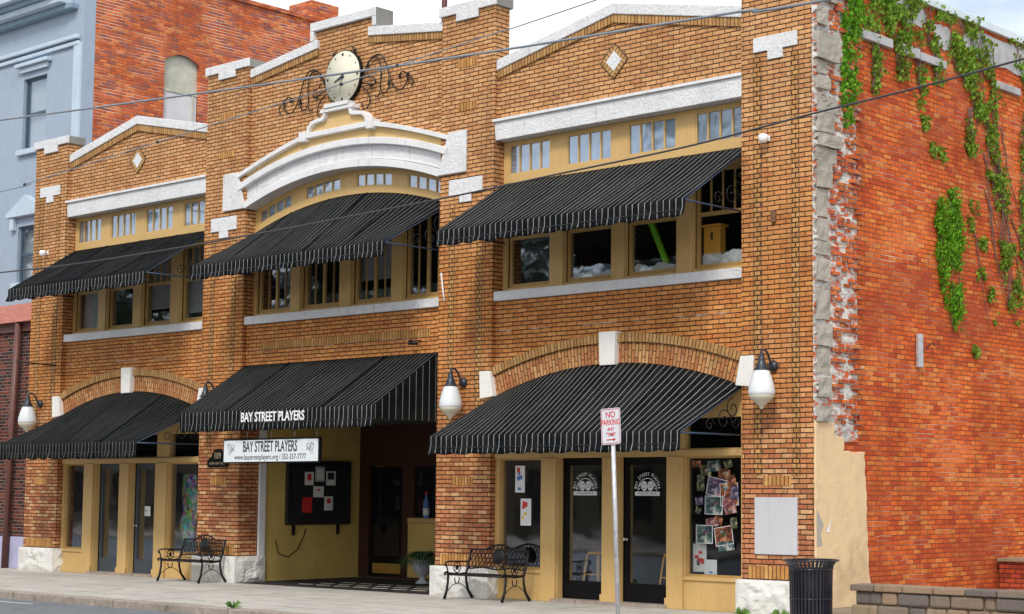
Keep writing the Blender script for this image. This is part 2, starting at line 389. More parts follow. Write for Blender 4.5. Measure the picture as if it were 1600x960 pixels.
def glass(name, tint, base_refl=.0):
    m = bpy.data.materials.new(name); m.use_nodes = True; t = m.node_tree; n = t.nodes; n.clear()
    o = n.new('ShaderNodeOutputMaterial'); mx = n.new('ShaderNodeMixShader'); tr = n.new('ShaderNodeBsdfTransparent'); gl = n.new('ShaderNodeBsdfGlossy')
    fr = n.new('ShaderNodeFresnel'); fr.inputs[0].default_value = 1.52
    nz = n.new('ShaderNodeTexNoise'); nz.inputs['Scale'].default_value = 1.3; tc = n.new('ShaderNodeTexCoord'); bp = n.new('ShaderNodeBump'); bp.inputs['Distance'].default_value = .01; bp.inputs['Strength'].default_value = .35
    t.links.new(tc.outputs['Object'], nz.inputs[0]); t.links.new(nz.outputs[0], bp.inputs['Height']); t.links.new(bp.outputs[0], gl.inputs['Normal'])
    ad = n.new('ShaderNodeMath'); ad.operation = 'MULTIPLY_ADD'; ad.inputs[1].default_value = .5; ad.inputs[2].default_value = base_refl; ad.use_clamp = True
    t.links.new(fr.outputs[0], ad.inputs[0])
    tr.inputs[0].default_value = (*tint, 1); gl.inputs['Roughness'].default_value = .03; gl.inputs[0].default_value = (.9,.93,1,1)
    t.links.new(ad.outputs[0], mx.inputs[0]); t.links.new(tr.outputs[0], mx.inputs[1]); t.links.new(gl.outputs[0], mx.inputs[2]); t.links.new(mx.outputs[0], o.inputs[0])
    return m
m_glass = glass('window_glass', (.95,.97,.97)); m_tglass = glass('transom_glass', (.95,.97,.98), .03)

def awning_mat(name, stripes, axis=0, sp=.118, wd=.0115):
    g = G(name); ob = g.co.outputs['Object']; s_ = g.sep(ob)
    base = g.ramp(g.noise(ob, 5, 4, .6), [(.3, (.0035,.0045,.0055)), (.7, (.009,.011,.013))])
    base = g.mix(g.ramp(g.noise(g.xyz(g.math('MULTIPLY', s_[0], 3.), s_[1], s_[2]), .9, 5, .7), [(.46, 0.), (.72, .8)]), base, (.026,.026,.025))
    if stripes:
        f = g.math('MULTIPLY', g.math('ABSOLUTE', g.math('SUBTRACT', g.math('FRACT', g.math('DIVIDE', s_[axis], sp)), .5)), sp)
        k = g.ramp(f, [(wd*.35, 1.), (wd*.62, 0.)])
        fade = g.ramp(g.noise(ob, 2.3, 3, .6), [(.3, .62*stripes), (.7, 1.*stripes)])
        base = g.mix(g.math('MULTIPLY', k, fade), base, (.34,.34,.32))
    g.bump(g.noise(ob, 60, 3, .7), .001)
    return g.fin(base, .9, 0, .06)
m_aw = awning_mat('black_pinstripe_canvas', 1.)
m_awdim = awning_mat('glancing_pinstripe_canvas', .3)  # stripes weakened in the colour for light glancing along the slope
m_awmid = awning_mat('soft_pinstripe_canvas', .62)  # stripes toned down in the colour, again for glancing light
m_awplain = awning_mat('plain_black_canvas', 0.)  # slope stripes left out as glancing light hides them; seams use it too
m_awside = awning_mat('pinstripe_side_canvas', .8, 1, .15)
m_frame = plain('blue_black_frame', (.03,.05,.10), .4, .2)

# ground materials
def ground_mat(name, c, c2, sc_, joints=None, bd=.003, crack=None):
    g = G(name); ob = g.co.outputs['Object']; s_ = g.sep(ob)
    a = g.noise(ob, sc_, 6, .65); b = g.noise(ob, .6, 5, .6)
    cc = g.mix(g.ramp(a, [(.35, 0.), (.65, 1.)]), c, c2); cc = g.mix(g.ramp(b, [(.45, 0.), (.7, .35)]), cc, tuple(x*.65 for x in c))
    sp_ = g.noise(ob, 5.5, 2, .4); cc = g.mix(g.ramp(sp_, [(.70, 0.), (.74, .5)]), cc, tuple(x*.4 for x in c))
    dr = g.noise(g.xyz(g.math('MULTIPLY', s_[0], .7), g.math('MULTIPLY', s_[1], 2.), 0.), 1.1, 6, .7, 1.); cc = g.mix(g.ramp(dr, [(.50, 0.), (.64, .4)]), cc, tuple(x*.6 for x in c))
    if joints:
        ax, jx, jy = joints
        for i, j in ((0, jx), (1, jy)):
            if j:
                f = g.math('MULTIPLY', g.math('ABSOLUTE', g.math('SUBTRACT', g.math('FRACT', g.math('DIVIDE', s_[i], j)), .5)), j)
                cc = g.mix(g.ramp(f, [(.008, .75), (.02, 0.)]), cc, tuple(x*.3 for x in c))
    g.bump(g.noise(ob, sc_*6, 4, .7), bd); return g.fin(cc, .9, 0, .2)
m_walk = ground_mat('sidewalk_concrete', (.46,.43,.385), (.56,.53,.48), 3.2, (0, 1.55, 1.42))
m_kerb = ground_mat('kerb_concrete', (.30,.25,.21), (.42,.36,.31), 9, (0, 3.05, 0))
m_road = ground_mat('road_asphalt', (.16,.17,.185), (.21,.225,.24), 30)
m_soil = ground_mat('bare_soil', (.20,.15,.10), (.30,.24,.17), 6)
m_paint = ground_mat('worn_road_paint', (.62,.62,.6), (.4,.4,.4), 14)
m_tile = brick('entry_mosaic_tile', .06, .06, .008, [(.05,.045,.045), (.03,.03,.03), (.07,.06,.055)], (.02,.02,.02), uv=True)

# ------------------------------------------------------------------ setting
def struct(name, mb, mat):
    return tag(mb.build(name, mat), kind='structure')
struct('ground', MB().box(-300, 300, -300, 300, -.6, -.30), m_soil)
struct('road', MB().box(-200, 200, -17.5, -4.35, -.29, -.13), m_road)
struct('sidewalk', MB().box(-120, 60, -4.20, 3.2, -.25, 0), m_walk)
kb = MB()
x = -60.
while x < 30:
    L = 3.05
    kb.box(x+.006, x+L-.006, -4.36+U(-.006,.006), -4.205, -.25, -.004+U(-.006,.006)); x += L
tag(kb.build('kerb', m_kerb, bevel=.02), kind='structure')
struct('far_sidewalk', MB().box(-120, 60, -30, -17.5, -.25, 0), m_kerb)
struct('lot_ground', MB().box(.05, 40, -.6, 40, -.2, .12), m_soil)
mk = MB(); mk.box(-22, -14.2, -5.22, -5.10, -.13, -.126); mk.box(-14.9, -12.3, -4.86, -4.80, -.13, -.126)
struct('road_marking', mk, m_paint)

# ------------------------------------------------------------------ THE THEATRE BUILDING
B = empty('theatre_building', (0,0,0), 'two-storey tan brick theatre building with white stucco trim and a clock gable', 'building')
P = {'a': (-20.95,-19.67), 'b': (-14.6,-13.3), 'c': (-7.8,-6.5), 'd': (-1.27,0.)}
BAYS = {'A': (-19.67,-14.6), 'B': (-13.3,-7.8), 'C': (-6.5,-1.27)}
YW = .10     # bay wall plane
CA, CB, CC = -17.135, -10.55, -3.885

def rockblock(name, x0, x1, y0, y1, z0, z1, parent, seed, mat=m_rock):
    rs = random.Random(seed); from mathutils import noise
    mb = MB(); nx, nz_ = max(4, int((x1-x0)/.045)), max(4, int((z1-z0)/.045)); ny = max(3, int((y1-y0)/.045))
    def disp(p, n, e):
        h = noise.fractal(Vector(p)*5+Vector((seed, 0, 0)), 1., 2., 3)*.035+.02
        c = abs(noise.noise(Vector(p)*6.5+Vector((3, seed, 0))))*.05
        return Vector(p)+Vector(n)*(h+c)*e
    def face(o, a, b, na, nb, n):
        base = len(mb.v)
        for j in range(nb+1):
            for i in range(na+1):
                p = Vector(o)+Vector(a)*i/na+Vector(b)*j/nb
                e = min(1, 3*min(i/na, 1-i/na), 3*min(j/nb, 1-j/nb)*1.5)
                mb.v.append(tuple(disp(p, n, max(0, e))))
        for j in range(nb):
            for i in range(na):
                q = base+j*(na+1)+i; mb.f.append((q, q+1, q+na+2, q+na+1))
    face((x0,y0,z0), (x1-x0,0,0), (0,0,z1-z0), nx, nz_, (0,-1,0))
    face((x1,y0,z0), (0,y1-y0,0), (0,0,z1-z0), ny, nz_, (1,0,0))
    face((x0,y1,z0), (0,y0-y1,0), (0,0,z1-z0), ny, nz_, (-1,0,0))
    mb.add([(x0,y0,z1),(x1,y0,z1),(x1,y1,z1),(x0,y1,z1)], [(0,1,2,3)])
    return mb.build(name, mat, parent)

def tplaque(mb, x0, x1, zt, h1, h2, wst, y0=-.028, y1=.05):
    c = (x0+x1)/2; w2 = wst/2
    mb.prism([(c-w2, zt-h1-h2), (c+w2, zt-h1-h2), (c+w2, zt-h1), (x1, zt-h1), (x1, zt), (x0, zt), (x0, zt-h1), (c-w2, zt-h1)], y0, y1)

for key, (x0, x1) in P.items():
    top = {'a': 9.30, 'b': 10.0, 'c': 10.0, 'd': 10.3}[key]
    depth = .35
    mb = MB(); mb.box(x0, x1, 0, depth, .5, top)
    pr = mb.build('pier', m_pier, B)
    # foundation
    if key == 'd': rockblock('foundation_block', x0-.05, x1-.02, -.09, .3, 0, .50, pr, 4)
    elif key == 'b': rockblock('foundation_block', x0-.02, x1+.06, -.09, .62, 0, .50, pr, 2)
    else: rockblock('foundation_block', x0-.03, x1+.06, -.09, .3, 0, .50, pr, {'a': 1, 'c': 3}[key])
    # cap
    c = (x0+x1)/2; hw = (x1-x0)/2
    if key != 'd':
        mb = MB(); zt = top+.17
        mb.prism([(x0-.06, top), (c-.27, top), (c-.27, top-.14), (c+.27, top-.14), (c+.27, top), (x1+.05, top), (x1+.05, zt), (x0-.06, zt)], -.045, -.002)
        cp = mb.build('cap', m_white, pr, bevel=.012)
        MB().box(x0-.055, x1+.045, -.0015, depth+.05, top+.001, zt-.002).build('cap_slab', m_concslab, cp, bevel=.01)
    # T plaque
    mb = MB()
    if key in 'ad': tplaque(mb, c-.40+(.0), c+.39, {'a': 8.41, 'd': 8.49}[key], .22, .14, .27); zt = 8.1
    else: tplaque(mb, c-.41, c+.40, 7.09, .27, .14, .28); zt = 6.68
    mb.build('plaque', m_white, pr, bevel=.008)
    # vertical bands of yellow headers
    for bx in (c-.41, c+.27):
        zlo = 2.42 if key != 'd' else 2.0
        MB().box(bx, bx+.14, -.006, .02, zlo, zt+.10 if key in 'ad' else zt).build('header_band', m_band, pr)
    mb = MB()
    for bx in (c-.41, c-.27, c+.27, c+.41): mb.box(bx-.0035, bx+.0035, -.008, .0, zlo, zt)
    mb.build('band_edge', m_iron if False else plain('dark_joint', (.17,.09,.045), .9), pr)
    MB().box(c-.25, c+.25, -.008, .02, 1.86, 2.0).build('soldier_panel', m_sold, pr)
    MB().box(x0+.12, x1-.10, -.008, .02, .52, .70).build('soldier_course', m_sold, pr)
    if key in 'bc':
        MB().box(c-.23, c+.23, -.008, .02, 9.03, 9.17).build('soldier_panel', m_sold, pr)
        MB().box(c-.23, c+.23, -.008, .02, 8.27, 8.41).build('soldier_panel', m_sold, pr)
    if key == 'd':
        MB().box(-1.02, -.27, -.03, .02, .87, 1.69).build('marble_plaque', m_marble, pr, bevel=.006)

def arc(cx, hw, zc, rise, n=28, off=0.):
    Rr = (hw*hw+rise*rise)/(2*rise); a = math.asin(hw/Rr); zc0 = zc-Rr; out = []
    for i in range(n+1):
        t = -a+2*a*i/n; out.append((cx+(Rr+off)*sin(t), zc0+(Rr+off)*cos(t)))
    return out

def lower_wall(x0, x1, cx, parent):         # spandrel wall over the arch
    hw = (x1-x0)/2; lo = arc(cx, hw, 3.80, .45)
    lo = [(min(max(px, x0), x1), pz) for px, pz in lo]
    MB().strip(lo, [(p[0], 4.93) for p in lo], YW, .40).build('spandrel_wall', m_front, parent)
    inner = arc(cx, hw-.02, 3.77, .44); mid = arc(cx, hw-.02, 3.77, .44, off=.33); o1 = arc(cx, hw-.02, 3.77, .44, off=.335); o2 = arc(cx, hw-.02, 3.77, .44, off=.47)
    a = MB().strip(inner, mid, YW-.045, YW+.04, uv=True).build('arch', m_arch, parent)
    MB().strip(o1, o2, YW-.085, YW+.04, uv=True).build('arch_ring', m_ring, a)
    MB().prism([(cx-.155, 3.74), (cx+.155, 3.74), (cx+.175, 4.27), (cx-.175, 4.27)], -.05, YW+.04).build('keystone', m_whiteblk, a, bevel=.01)
    for s in (-1, 1):
        e = cx+s*hw
        pts = [(e-s*-.22, 3.30), (e-s*.09, 3.33), (e-s*.0, 3.76), (e+s*.24, 3.76)]
        if s > 0: pts = [pts[1], pts[0], pts[3], pts[2]]
        MB().prism(pts, -.045, YW+.0).build('springer_block', m_whiteblk, a, bevel=.01)
lower_wall(*BAYS['A'], CA, B); lower_wall(*BAYS['C'], CC, B)
mb = MB().box(-13.3, -7.8, YW, .40, 3.05, 4.95); wb = mb.build('spandrel_wall', m_front, B)
MB().box(-12.85, -8.1, YW-.008, YW+.02, 4.43, 4.57).build('soldier_course', m_sold, wb)

def gable(x0, x1, cx, parent):
    zs, za = 8.87, 9.39
    w_ = MB().prism([(x0, 7.99), (x1, 7.99), (x1, zs), (cx, za), (x0, zs)], YW, .36).build('gable_wall', m_front, parent)
    def band(a, b, y0, name, mat, uv=False, bv=0):
        MB().strip([(x0+.001, zs+a), (cx, za+a), (x1-.001, zs+a)], [(x0+.001, zs+b), (cx, za+b), (x1-.001, zs+b)], y0, .40, uv=uv).build(name, mat, w_, bevel=bv)
    band(.0, .18, YW-.06, 'coping', m_white, bv=.012)
    MB().strip([(x0+.001, zs-.135), (cx, za-.135), (x1-.001, zs-.135)], [(x0+.001, zs-.002), (cx, za-.002), (x1-.001, zs-.002)], YW-.035, YW+.05, uv=True).build('soldier_band', m_ring, w_)
    d = .165; zc = 8.63
    MB().prism([(cx, zc-d), (cx+d, zc), (cx, zc+d), (cx-d, zc)], YW-.02, YW+.03).build('diamond_tile', m_white, w_)
    mb = MB(); o = d*1.75
    for k in range(4):
        a = [(cx, zc-o), (cx+o, zc), (cx, zc+o), (cx-o, zc)]; b = [(cx, zc-d), (cx+d, zc), (cx, zc+d), (cx-d, zc)]
        k2 = (k+1) % 4
        i = len(mb.f); L = o*1.41
        mb.prism([a[k], a[k2], b[k2], b[k]], YW-.014, YW+.02); mb.uv[i] = [(0, 0), (L, 0), (L*.75, .16), (L*.25, .16)]
    mb.build('diamond_border', m_ring, w_)
    mb = MB(); q = o+.004
    for i in range(4):
        a = [(cx, zc-q), (cx+q, zc), (cx, zc+q), (cx-q, zc)]; p, r = a[i], a[(i+1) % 4]
        mb.tube([(p[0], YW-.01, p[1]), (r[0], YW-.01, r[1])], .010, 4)
    mb.build('diamond_joint', m_darkwood, w_)
    # lintel
    lt = MB().prism([(x0+.02, 7.66), (x1, 7.66), (x1, 7.97), (x0-.01, 7.97)], .02, .42).build('lintel', m_white, parent, bevel=.01)
    MB().box(x0-.02, x1, -.02, .10, 7.972, 8.02).build('lintel_fillet', m_trim, lt, bevel=.006)
    MB().box(x0, x1, .03, .42, 4.932, 5.09).build('sill', m_white, parent, bevel=.01)
gable(*BAYS['A'], CA, B); gable(*BAYS['C'], CC, B)

# middle gable wall with arch opening
x0, x1 = BAYS['B']
lo = arc(CB, 2.75, 7.80, .45, 32)
prof = []
for px, pz in lo:
    if abs(px-CB) < .83: zt = 10.38
    else: zt = 9.78+.22*(1-(abs(px-CB)-.83)/1.9)
    prof.append((px, zt))
# force vertical steps
lo2, hi2 = [], []
for (px, pz), (_, zt) in zip(lo, prof):
    lo2.append((px, pz)); hi2.append((px, zt))
def zlo(px):
    Rr = (2.75**2+.45**2)/.9; return 7.80-Rr+sqrt(Rr*Rr-(px-CB)**2)
side = lambda px: 9.78+.27*(1-(abs(px-CB)-.83)/1.9)
xs = [x0+.0+(CB-.83-x0)*i/10 for i in range(11)]
mb = MB(); mb.strip([(a, zlo(a)) for a in xs], [(a, side(a)) for a in xs], YW, .36)
xs2 = [CB-.83+1.66*i/8 for i in range(9)]; mb.strip([(a, zlo(a)) for a in xs2], [(a, 10.38) for a in xs2], YW, .36)
xs3 = [CB+.83+(x1-CB-.83)*i/10 for i in range(11)]; mb.strip([(a, zlo(a)) for a in xs3], [(a, side(a)) for a in xs3], YW, .36)
GW = mb.build('gable_wall', m_front, B)
for s in (-1, 1):
    a, b = (x0, CB-.72) if s < 0 else (CB+.72, x1)
    la = side(a if s < 0 else b); lb = side(CB-.83)-.01
    pts = [(a, la if s < 0 else lb), (b, lb if s < 0 else la)]
    MB().strip([(p, z+.002) for p, z in pts], [(p, z+.17) for p, z in pts], YW-.065, .42).build('coping', m_white, GW, bevel=.012)
    MB().strip([(p, z-.125) for p, z in pts], [(p, z-.002) for p, z in pts], YW-.035, YW+.05, uv=True).build('soldier_band', m_ring, GW)
mb = MB()
mb.prism([(CB-.93, 10.382), (CB+.93, 10.382), (CB+.93, 10.55), (CB-.93, 10.55)], YW-.07, .46)
for s in (-1, 1): mb.box(min(CB+s*.83, CB+s*.93), max(CB+s*.83, CB+s*.93), YW-.07, .46, 10.20, 10.381)
cpm = mb.build('coping', m_white, GW, bevel=.012)
MB().box(CB-.925, CB+.936, -.05+.10, .45, 10.388, 10.545).build('cap_slab', m_concslab, cpm)
MB().box(CB+.931, CB+.937, YW-.05, .455, 10.21, 10.54).build('cap_slab', m_concslab, cpm)

# arched white band over the middle windows
hw = 2.72
RB = (hw*hw+.45**2)/.9
def arcx(off, n=36, ext=None):
    xe = (2.72+off*.47) if ext is None else ext; rr_ = RB+off; a = math.asin(xe/rr_)
    return [(CB+rr_*sin(-a+2*a*i/n), 7.64-RB+rr_*cos(-a+2*a*i/n)) for i in range(n+1)]
bnd = MB().strip(arcx(0), arcx(.13), -.045, .42).build('arch_moulding', m_trim, B, bevel=.008)
MB().strip(arcx(.135), arcx(.40), .035, .30).build('arch_band', m_white, bnd)
MB().strip(arcx(.15), arcx(.175), .018, .034).build('arch_bead', m_trim, bnd)
MB().strip(arcx(.405), arcx(.53), -.065, .12).build('arch_top_moulding', m_trim, bnd, bevel=.010)
fl = arcx(.533)
def ztopf(a):
    u = abs(a-CB)
    return 8.33-.46*((max(u, .85)-.85)/1.9)**1.25
fh = [(a, max(z+.01, ztopf(a))) for a, z in fl]
crest = MB().strip(fl, fh, .03, .12).build('cream_field', m_creamst, bnd)
for s in (-1, 1):
    pts = [(CB+s*(.83+(2.96-.83)*i/14)) for i in range(15)]
    if s < 0: pts = pts[::-1]
    MB().strip([(a, ztopf(a)+.002) for a in pts], [(a, ztopf(a)+.085) for a in pts], -.06, .12).build('field_moulding', m_trim, bnd, bevel=.006)
mb = MB(); mb.box(CB-.86, CB+.86, -.07, .12, 8.325, 8.42); mb.box(CB-1.04, CB-.862, -.10, .12, 8.27, 8.45); mb.box(CB+.862, CB+1.04, -.10, .12, 8.27, 8.45)
mb.build('crest_base', m_trim, bnd, bevel=.006)
side_pts = [(.80, 8.42), (.78, 8.50), (.70, 8.565), (.56, 8.59), (.42, 8.60), (.35, 8.64), (.33, 8.71), (.33, 8.74)]
MB().prism([(CB+u, z) for u, z in side_pts]+[(CB-u, z) for u, z in side_pts[::-1]], .02, .12).build('crest_panel', m_creamst, bnd)
for s in (-1, 1):
    mb = MB(); inn = [(CB+s*u, z) for u, z in side_pts]; out = []
    for i, (u, z) in enumerate(side_pts):
        a = side_pts[max(0, i-1)]; b = side_pts[min(len(side_pts)-1, i+1)]
        tx, tz = b[0]-a[0], b[1]-a[1]; L = sqrt(tx*tx+tz*tz); out.append((CB+s*(u+tz/L*.07), z-tx/L*.07))
    if s > 0: mb.strip(out, inn, -.06, .12)
    else: mb.strip(inn, out, -.06, .12)
    mb.build('crest_scroll', m_trim, bnd, bevel=.005)
mb = MB(); mb.box(CB-.46, CB+.46, -.07, .12, 8.742, 8.81); mb.box(CB-.34, CB+.34, -.09, .12, 8.812, 8.885); mb.build('crest_cap', m_trim, bnd, bevel=.006)
for s in (-1, 1):
    pts = [(CB+s*2.725, 7.20), (CB+s*3.42, 7.20), (CB+s*3.42, 7.93), (CB+s*2.975, 7.93)]
    if s < 0: pts = pts[::-1]
    MB().prism(pts, -.05, .0-.002).build('quoin_plaque', m_white, bnd, bevel=.01)
MB().box(x0, x1, .03, .42, 4.932, 5.09).build('sill', m_white, B, bevel=.01)

# roofs / rear body
MB().box(-20.94, -.3, .42, 24, 8.35, 8.45).build('roof', m_roofing, B)
MB().box(-20.95, -20.65, .351, 24, 0, 9.0).build('side_wall', m_redold, B)

# --- upper windows ------------------------------------------------------
def upper_bay(xL, xR, panes, parent, warp=None, nx=0, mull=.16, casement=False, blinds=None):
    zb, zt = 5.092, 7.655 if not warp else 7.66
    hs = []
    for (a, b) in panes:
        hs.append((a-.02, b+.02, 7.09, 7.60) if not warp else (a, b, 7.22+.1, 7.62-.05))
        hs.append((a-.05, b+.05, 5.16, 6.72))
    Y0 = .25
    fr = MB().holes(xL+.001, xR-.001, zb, zt, hs, Y0, Y0+.05, warp, nx).build('window_wall', m_wood, parent)
    # projecting posts between windows, below the awning and above
    for i in range(len(panes)-1):
        a = panes[i][1]+.06; b = panes[i+1][0]-.06
        MB().box(a, b, Y0-.045, Y0-.001, zb+.002, 6.70).build('post', m_wood, fr, bevel=.006)
    for i, (a, b) in enumerate(panes):
        wn = MB()
        # sash frame, recessed
        wn.holes(a-.048, b+.048, 5.162, 6.718, [(a+.01, b-.01, 5.23, 5.98), (a+.01, b-.01, 6.04, 6.66)] if not casement else [(a+.02, (a+b)/2-.03, 5.24, 6.66), ((a+b)/2+.03, b-.02, 5.24, 6.66)], Y0+.07, Y0+.115)
        W = wn.build('window', m_sash, parent)
        mt = MB()
        if casement:
            for h0, h1 in ((a+.02, (a+b)/2-.03), ((a+b)/2+.03, b-.02)):
                mt.box((h0+h1)/2-.006, (h0+h1)/2+.006, Y0+.075, Y0+.105, 5.24, 6.66)
        else:
            for k in (1, 2, 3): xx = a+(b-a)*k/4; mt.box(xx-.012, xx+.012, Y0+.075, Y0+.105, 6.04, 6.66)
        tw = lambda x_, z_: warp(x_, z_) if warp else z_
        z0t, z1t = (7.11, 7.58) if not warp else (7.335, 7.555)
        mt.build('muntin', m_sash, W)  # darker sash colour so the bars read as shaded by the awning
        # transom muntins
        mt = MB()
        a2, b2 = (a-.02, b+.02) if not warp else (a, b)
        for k in (1, 2, 3):
            xx = a2+(b2-a2)*k/4; mt.add([(xx-.013, Y0+.01, tw(xx, 7.09 if not warp else 7.32)), (xx+.013, Y0+.01, tw(xx, 7.09 if not warp else 7.32)), (xx+.013, Y0+.01, tw(xx, 7.6 if not warp else 7.57)), (xx-.013, Y0+.01, tw(xx, 7.6 if not warp else 7.57)),
                (xx-.013, Y0+.04, tw(xx, 7.09 if not warp else 7.32)), (xx+.013, Y0+.04, tw(xx, 7.09 if not warp else 7.32)), (xx+.013, Y0+.04, tw(xx, 7.6 if not warp else 7.57)), (xx-.013, Y0+.04, tw(xx, 7.6 if not warp else 7.57))], [(0,1,2,3),(7,6,5,4),(0,4,5,1),(1,5,6,2),(2,6,7,3),(3,7,4,0)])
        # thin sash around the transom
        zz0, zz1 = (7.09, 7.60) if not warp else (7.32, 7.57)
        mt.holes(a2, b2, zz0, zz1, [(a2+.025, b2-.025, zz0+.025, zz1-.025)], Y0+.008, Y0+.043, warp, 4 if warp else 0)
        mt.build('transom_sash', m_wood, W)
        MB().holes(a2+.01, b2-.01, zz0+.01, zz1-.01, [], Y0+.025, Y0+.029, warp, 4 if warp else 0).build('transom_pane', m_tglass, W)
        MB().holes(a2-.0, b2+.0, zz0-.0, zz1+.0, [], Y0+.052, Y0+.056, warp, 4 if warp else 0).build('transom_sky_sheet', m_skytone, W)  # sheet coloured to stand in for sky mirrored in the transom
        MB().box(a-.0, b+.0, Y0+.09, Y0+.094, 5.2, 6.7).build('pane', m_glass, W)
        if blinds and blinds[i]:
            MB().box(a-.04, b+.04, Y0+.22, Y0+.225, blinds[i], 6.8).build('blind', m_blind, W)
    # dark room
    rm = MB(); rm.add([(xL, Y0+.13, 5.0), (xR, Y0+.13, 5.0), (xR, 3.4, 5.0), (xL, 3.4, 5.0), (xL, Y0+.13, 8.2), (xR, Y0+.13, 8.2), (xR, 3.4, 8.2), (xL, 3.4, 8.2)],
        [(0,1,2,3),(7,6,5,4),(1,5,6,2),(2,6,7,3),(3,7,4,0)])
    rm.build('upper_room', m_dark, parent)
PC = [(-6.36,-5.44), (-5.03,-4.09), (-3.70,-2.75), (-2.33,-1.42)]
PA = [(-19.56,-18.69), (-18.30,-17.40), (-17.0,-16.07), (-15.67,-14.75)]
PB = [(-13.17,-12.19), (-11.79,-10.76), (-10.33,-9.33), (-8.92,-7.93)]
upper_bay(*BAYS['C'], PC, B)
upper_bay(*BAYS['A'], PA, B, blinds=[5.2, 0, 5.5, 5.35])
Rb = (2.72**2+.45**2)/.9
sag = lambda x_: Rb-sqrt(Rb*Rb-(x_-CB)**2)
def warpB(x_, z_): return z_-sag(x_)*max(0, min(1, (z_-6.72)/.5))
upper_bay(*BAYS['B'], PB, B, warp=warpB, nx=16, casement=True, blinds=[0, 0, 5.6, 0])
# curtains in the middle casements
# --- shopfronts ---------------------------------------------------------
def knob(mb, x_, y_, z_):
    M_ = Matrix.Translation((x_, y_, z_)) @ Matrix.Rotation(pi/2, 4, 'X')
    mb.lathe([(.030, 0), (.030, .008), (.011, .012), (.011, .04), (.026, .05), (.031, .065), (.026, .078), (.008, .084)], 12, M_)
def door(x0, x1, z0, z1, y, mat, parent, hinge_right, kick=.34, decal=None, glass_inset=.09):
    gx0, gx1 = x0+glass_inset, x1-glass_inset
    d = MB().holes(x0+.004, x1-.004, z0, z1, [(gx0, gx1, kick, z1-.12)], y, y+.045).build('door', mat, parent)
    MB().box(gx0-.004, gx1+.004, y+.018, y+.024, kick-.004, z1-.116).build('glass', m_glass, d)
    mb = MB(); knob(mb, x0+.05 if hinge_right else x1-.05, y, 1.02); mb.build('knob', m_chrome, d)
    return d
def shop(xL, xR, g1, d1, d2, g2, mat_door, parent):
    Y0 = .13
    hs = [(g1[0], g1[1], .50, 2.30), (d1[0], d1[1], -.01+.02, 2.30), (d2[0], d2[1], .01, 2.30), (g2[0], g2[1], .50, 2.30),
          (g1[0], g1[1], 2.42, 2.88), (d1[0], d2[1], 2.42, 2.88), (g2[0], g2[1], 2.42, 2.88)]
    F = MB().holes(xL+.001, xR-.001, 0.0, 3.72, hs, Y0, Y0+.12).build('shopfront', m_wood, parent)
    for a, b in ((g1[1]+.02, d1[0]-.02), (d1[1]+.015, d2[0]-.015), (d2[1]+.02, g2[0]-.02)):
        MB().box(a, b, Y0-.05, Y0-.002, .002, 2.30).box(a-.02, b+.02, Y0-.07, Y0-.052, .002, .16).build('post', m_wood, F, bevel=.005)
    MB().box(xL+.005, xR-.005, Y0-.035, Y0-.003, 2.302, 2.40).build('transom_bar', m_wood, F, bevel=.005)
    for a, b in ((xL+.01, g1[1]+.018), (g2[0]-.018, xR-.01)):
        MB().box(a, b, Y0-.02, Y0-.003, .002, .17).build('skirting', m_wood, F, bevel=.004); MB().box(a, b, Y0-.03, Y0-.003, .44, .49).build('window_sill', m_wood, F, bevel=.004)
    for a, b in (g1, g2):
        MB().box(a-.01, b+.01, Y0+.07, Y0+.076, .49, 2.31).build('pane', m_glass, F)
        MB().holes(a+.001, b-.001, .501, 2.299, [(a+.03, b-.03, .53, 2.27)], Y0+.05, Y0+.09).build('pane_bead', m_sash, F)
    for a, b in (g1, (d1[0], d2[1]), g2):
        MB().box(a-.01, b+.01, Y0+.07, Y0+.076, 2.41, 2.89).build('transom_pane', m_glass, F)
    MB().box(d1[0]-.05, d2[1]+.05, Y0-.12, .5, .0005, .05).build('threshold', m_kerb, F)
    doors = [door(d1[0], d1[1], .055, 2.298, Y0+.14, mat_door, parent, False), door(d2[0], d2[1], .055, 2.298, Y0+.14, mat_door, parent, True)]
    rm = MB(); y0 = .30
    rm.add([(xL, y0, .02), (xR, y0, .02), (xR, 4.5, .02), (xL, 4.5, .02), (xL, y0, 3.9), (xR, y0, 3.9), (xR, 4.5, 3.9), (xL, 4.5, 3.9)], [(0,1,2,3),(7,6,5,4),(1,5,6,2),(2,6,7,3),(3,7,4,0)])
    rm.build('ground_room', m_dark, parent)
    return F, doors
FC, DC = shop(*BAYS['C'], (-6.40,-5.43), (-5.07,-4.10), (-3.78,-2.79), (-2.44,-1.38), m_blackp, B)
FA, DA = shop(*BAYS['A'], (-19.58,-18.80), (-18.42,-17.47), (-17.12,-16.20), (-15.78,-14.72), m_grey, B)

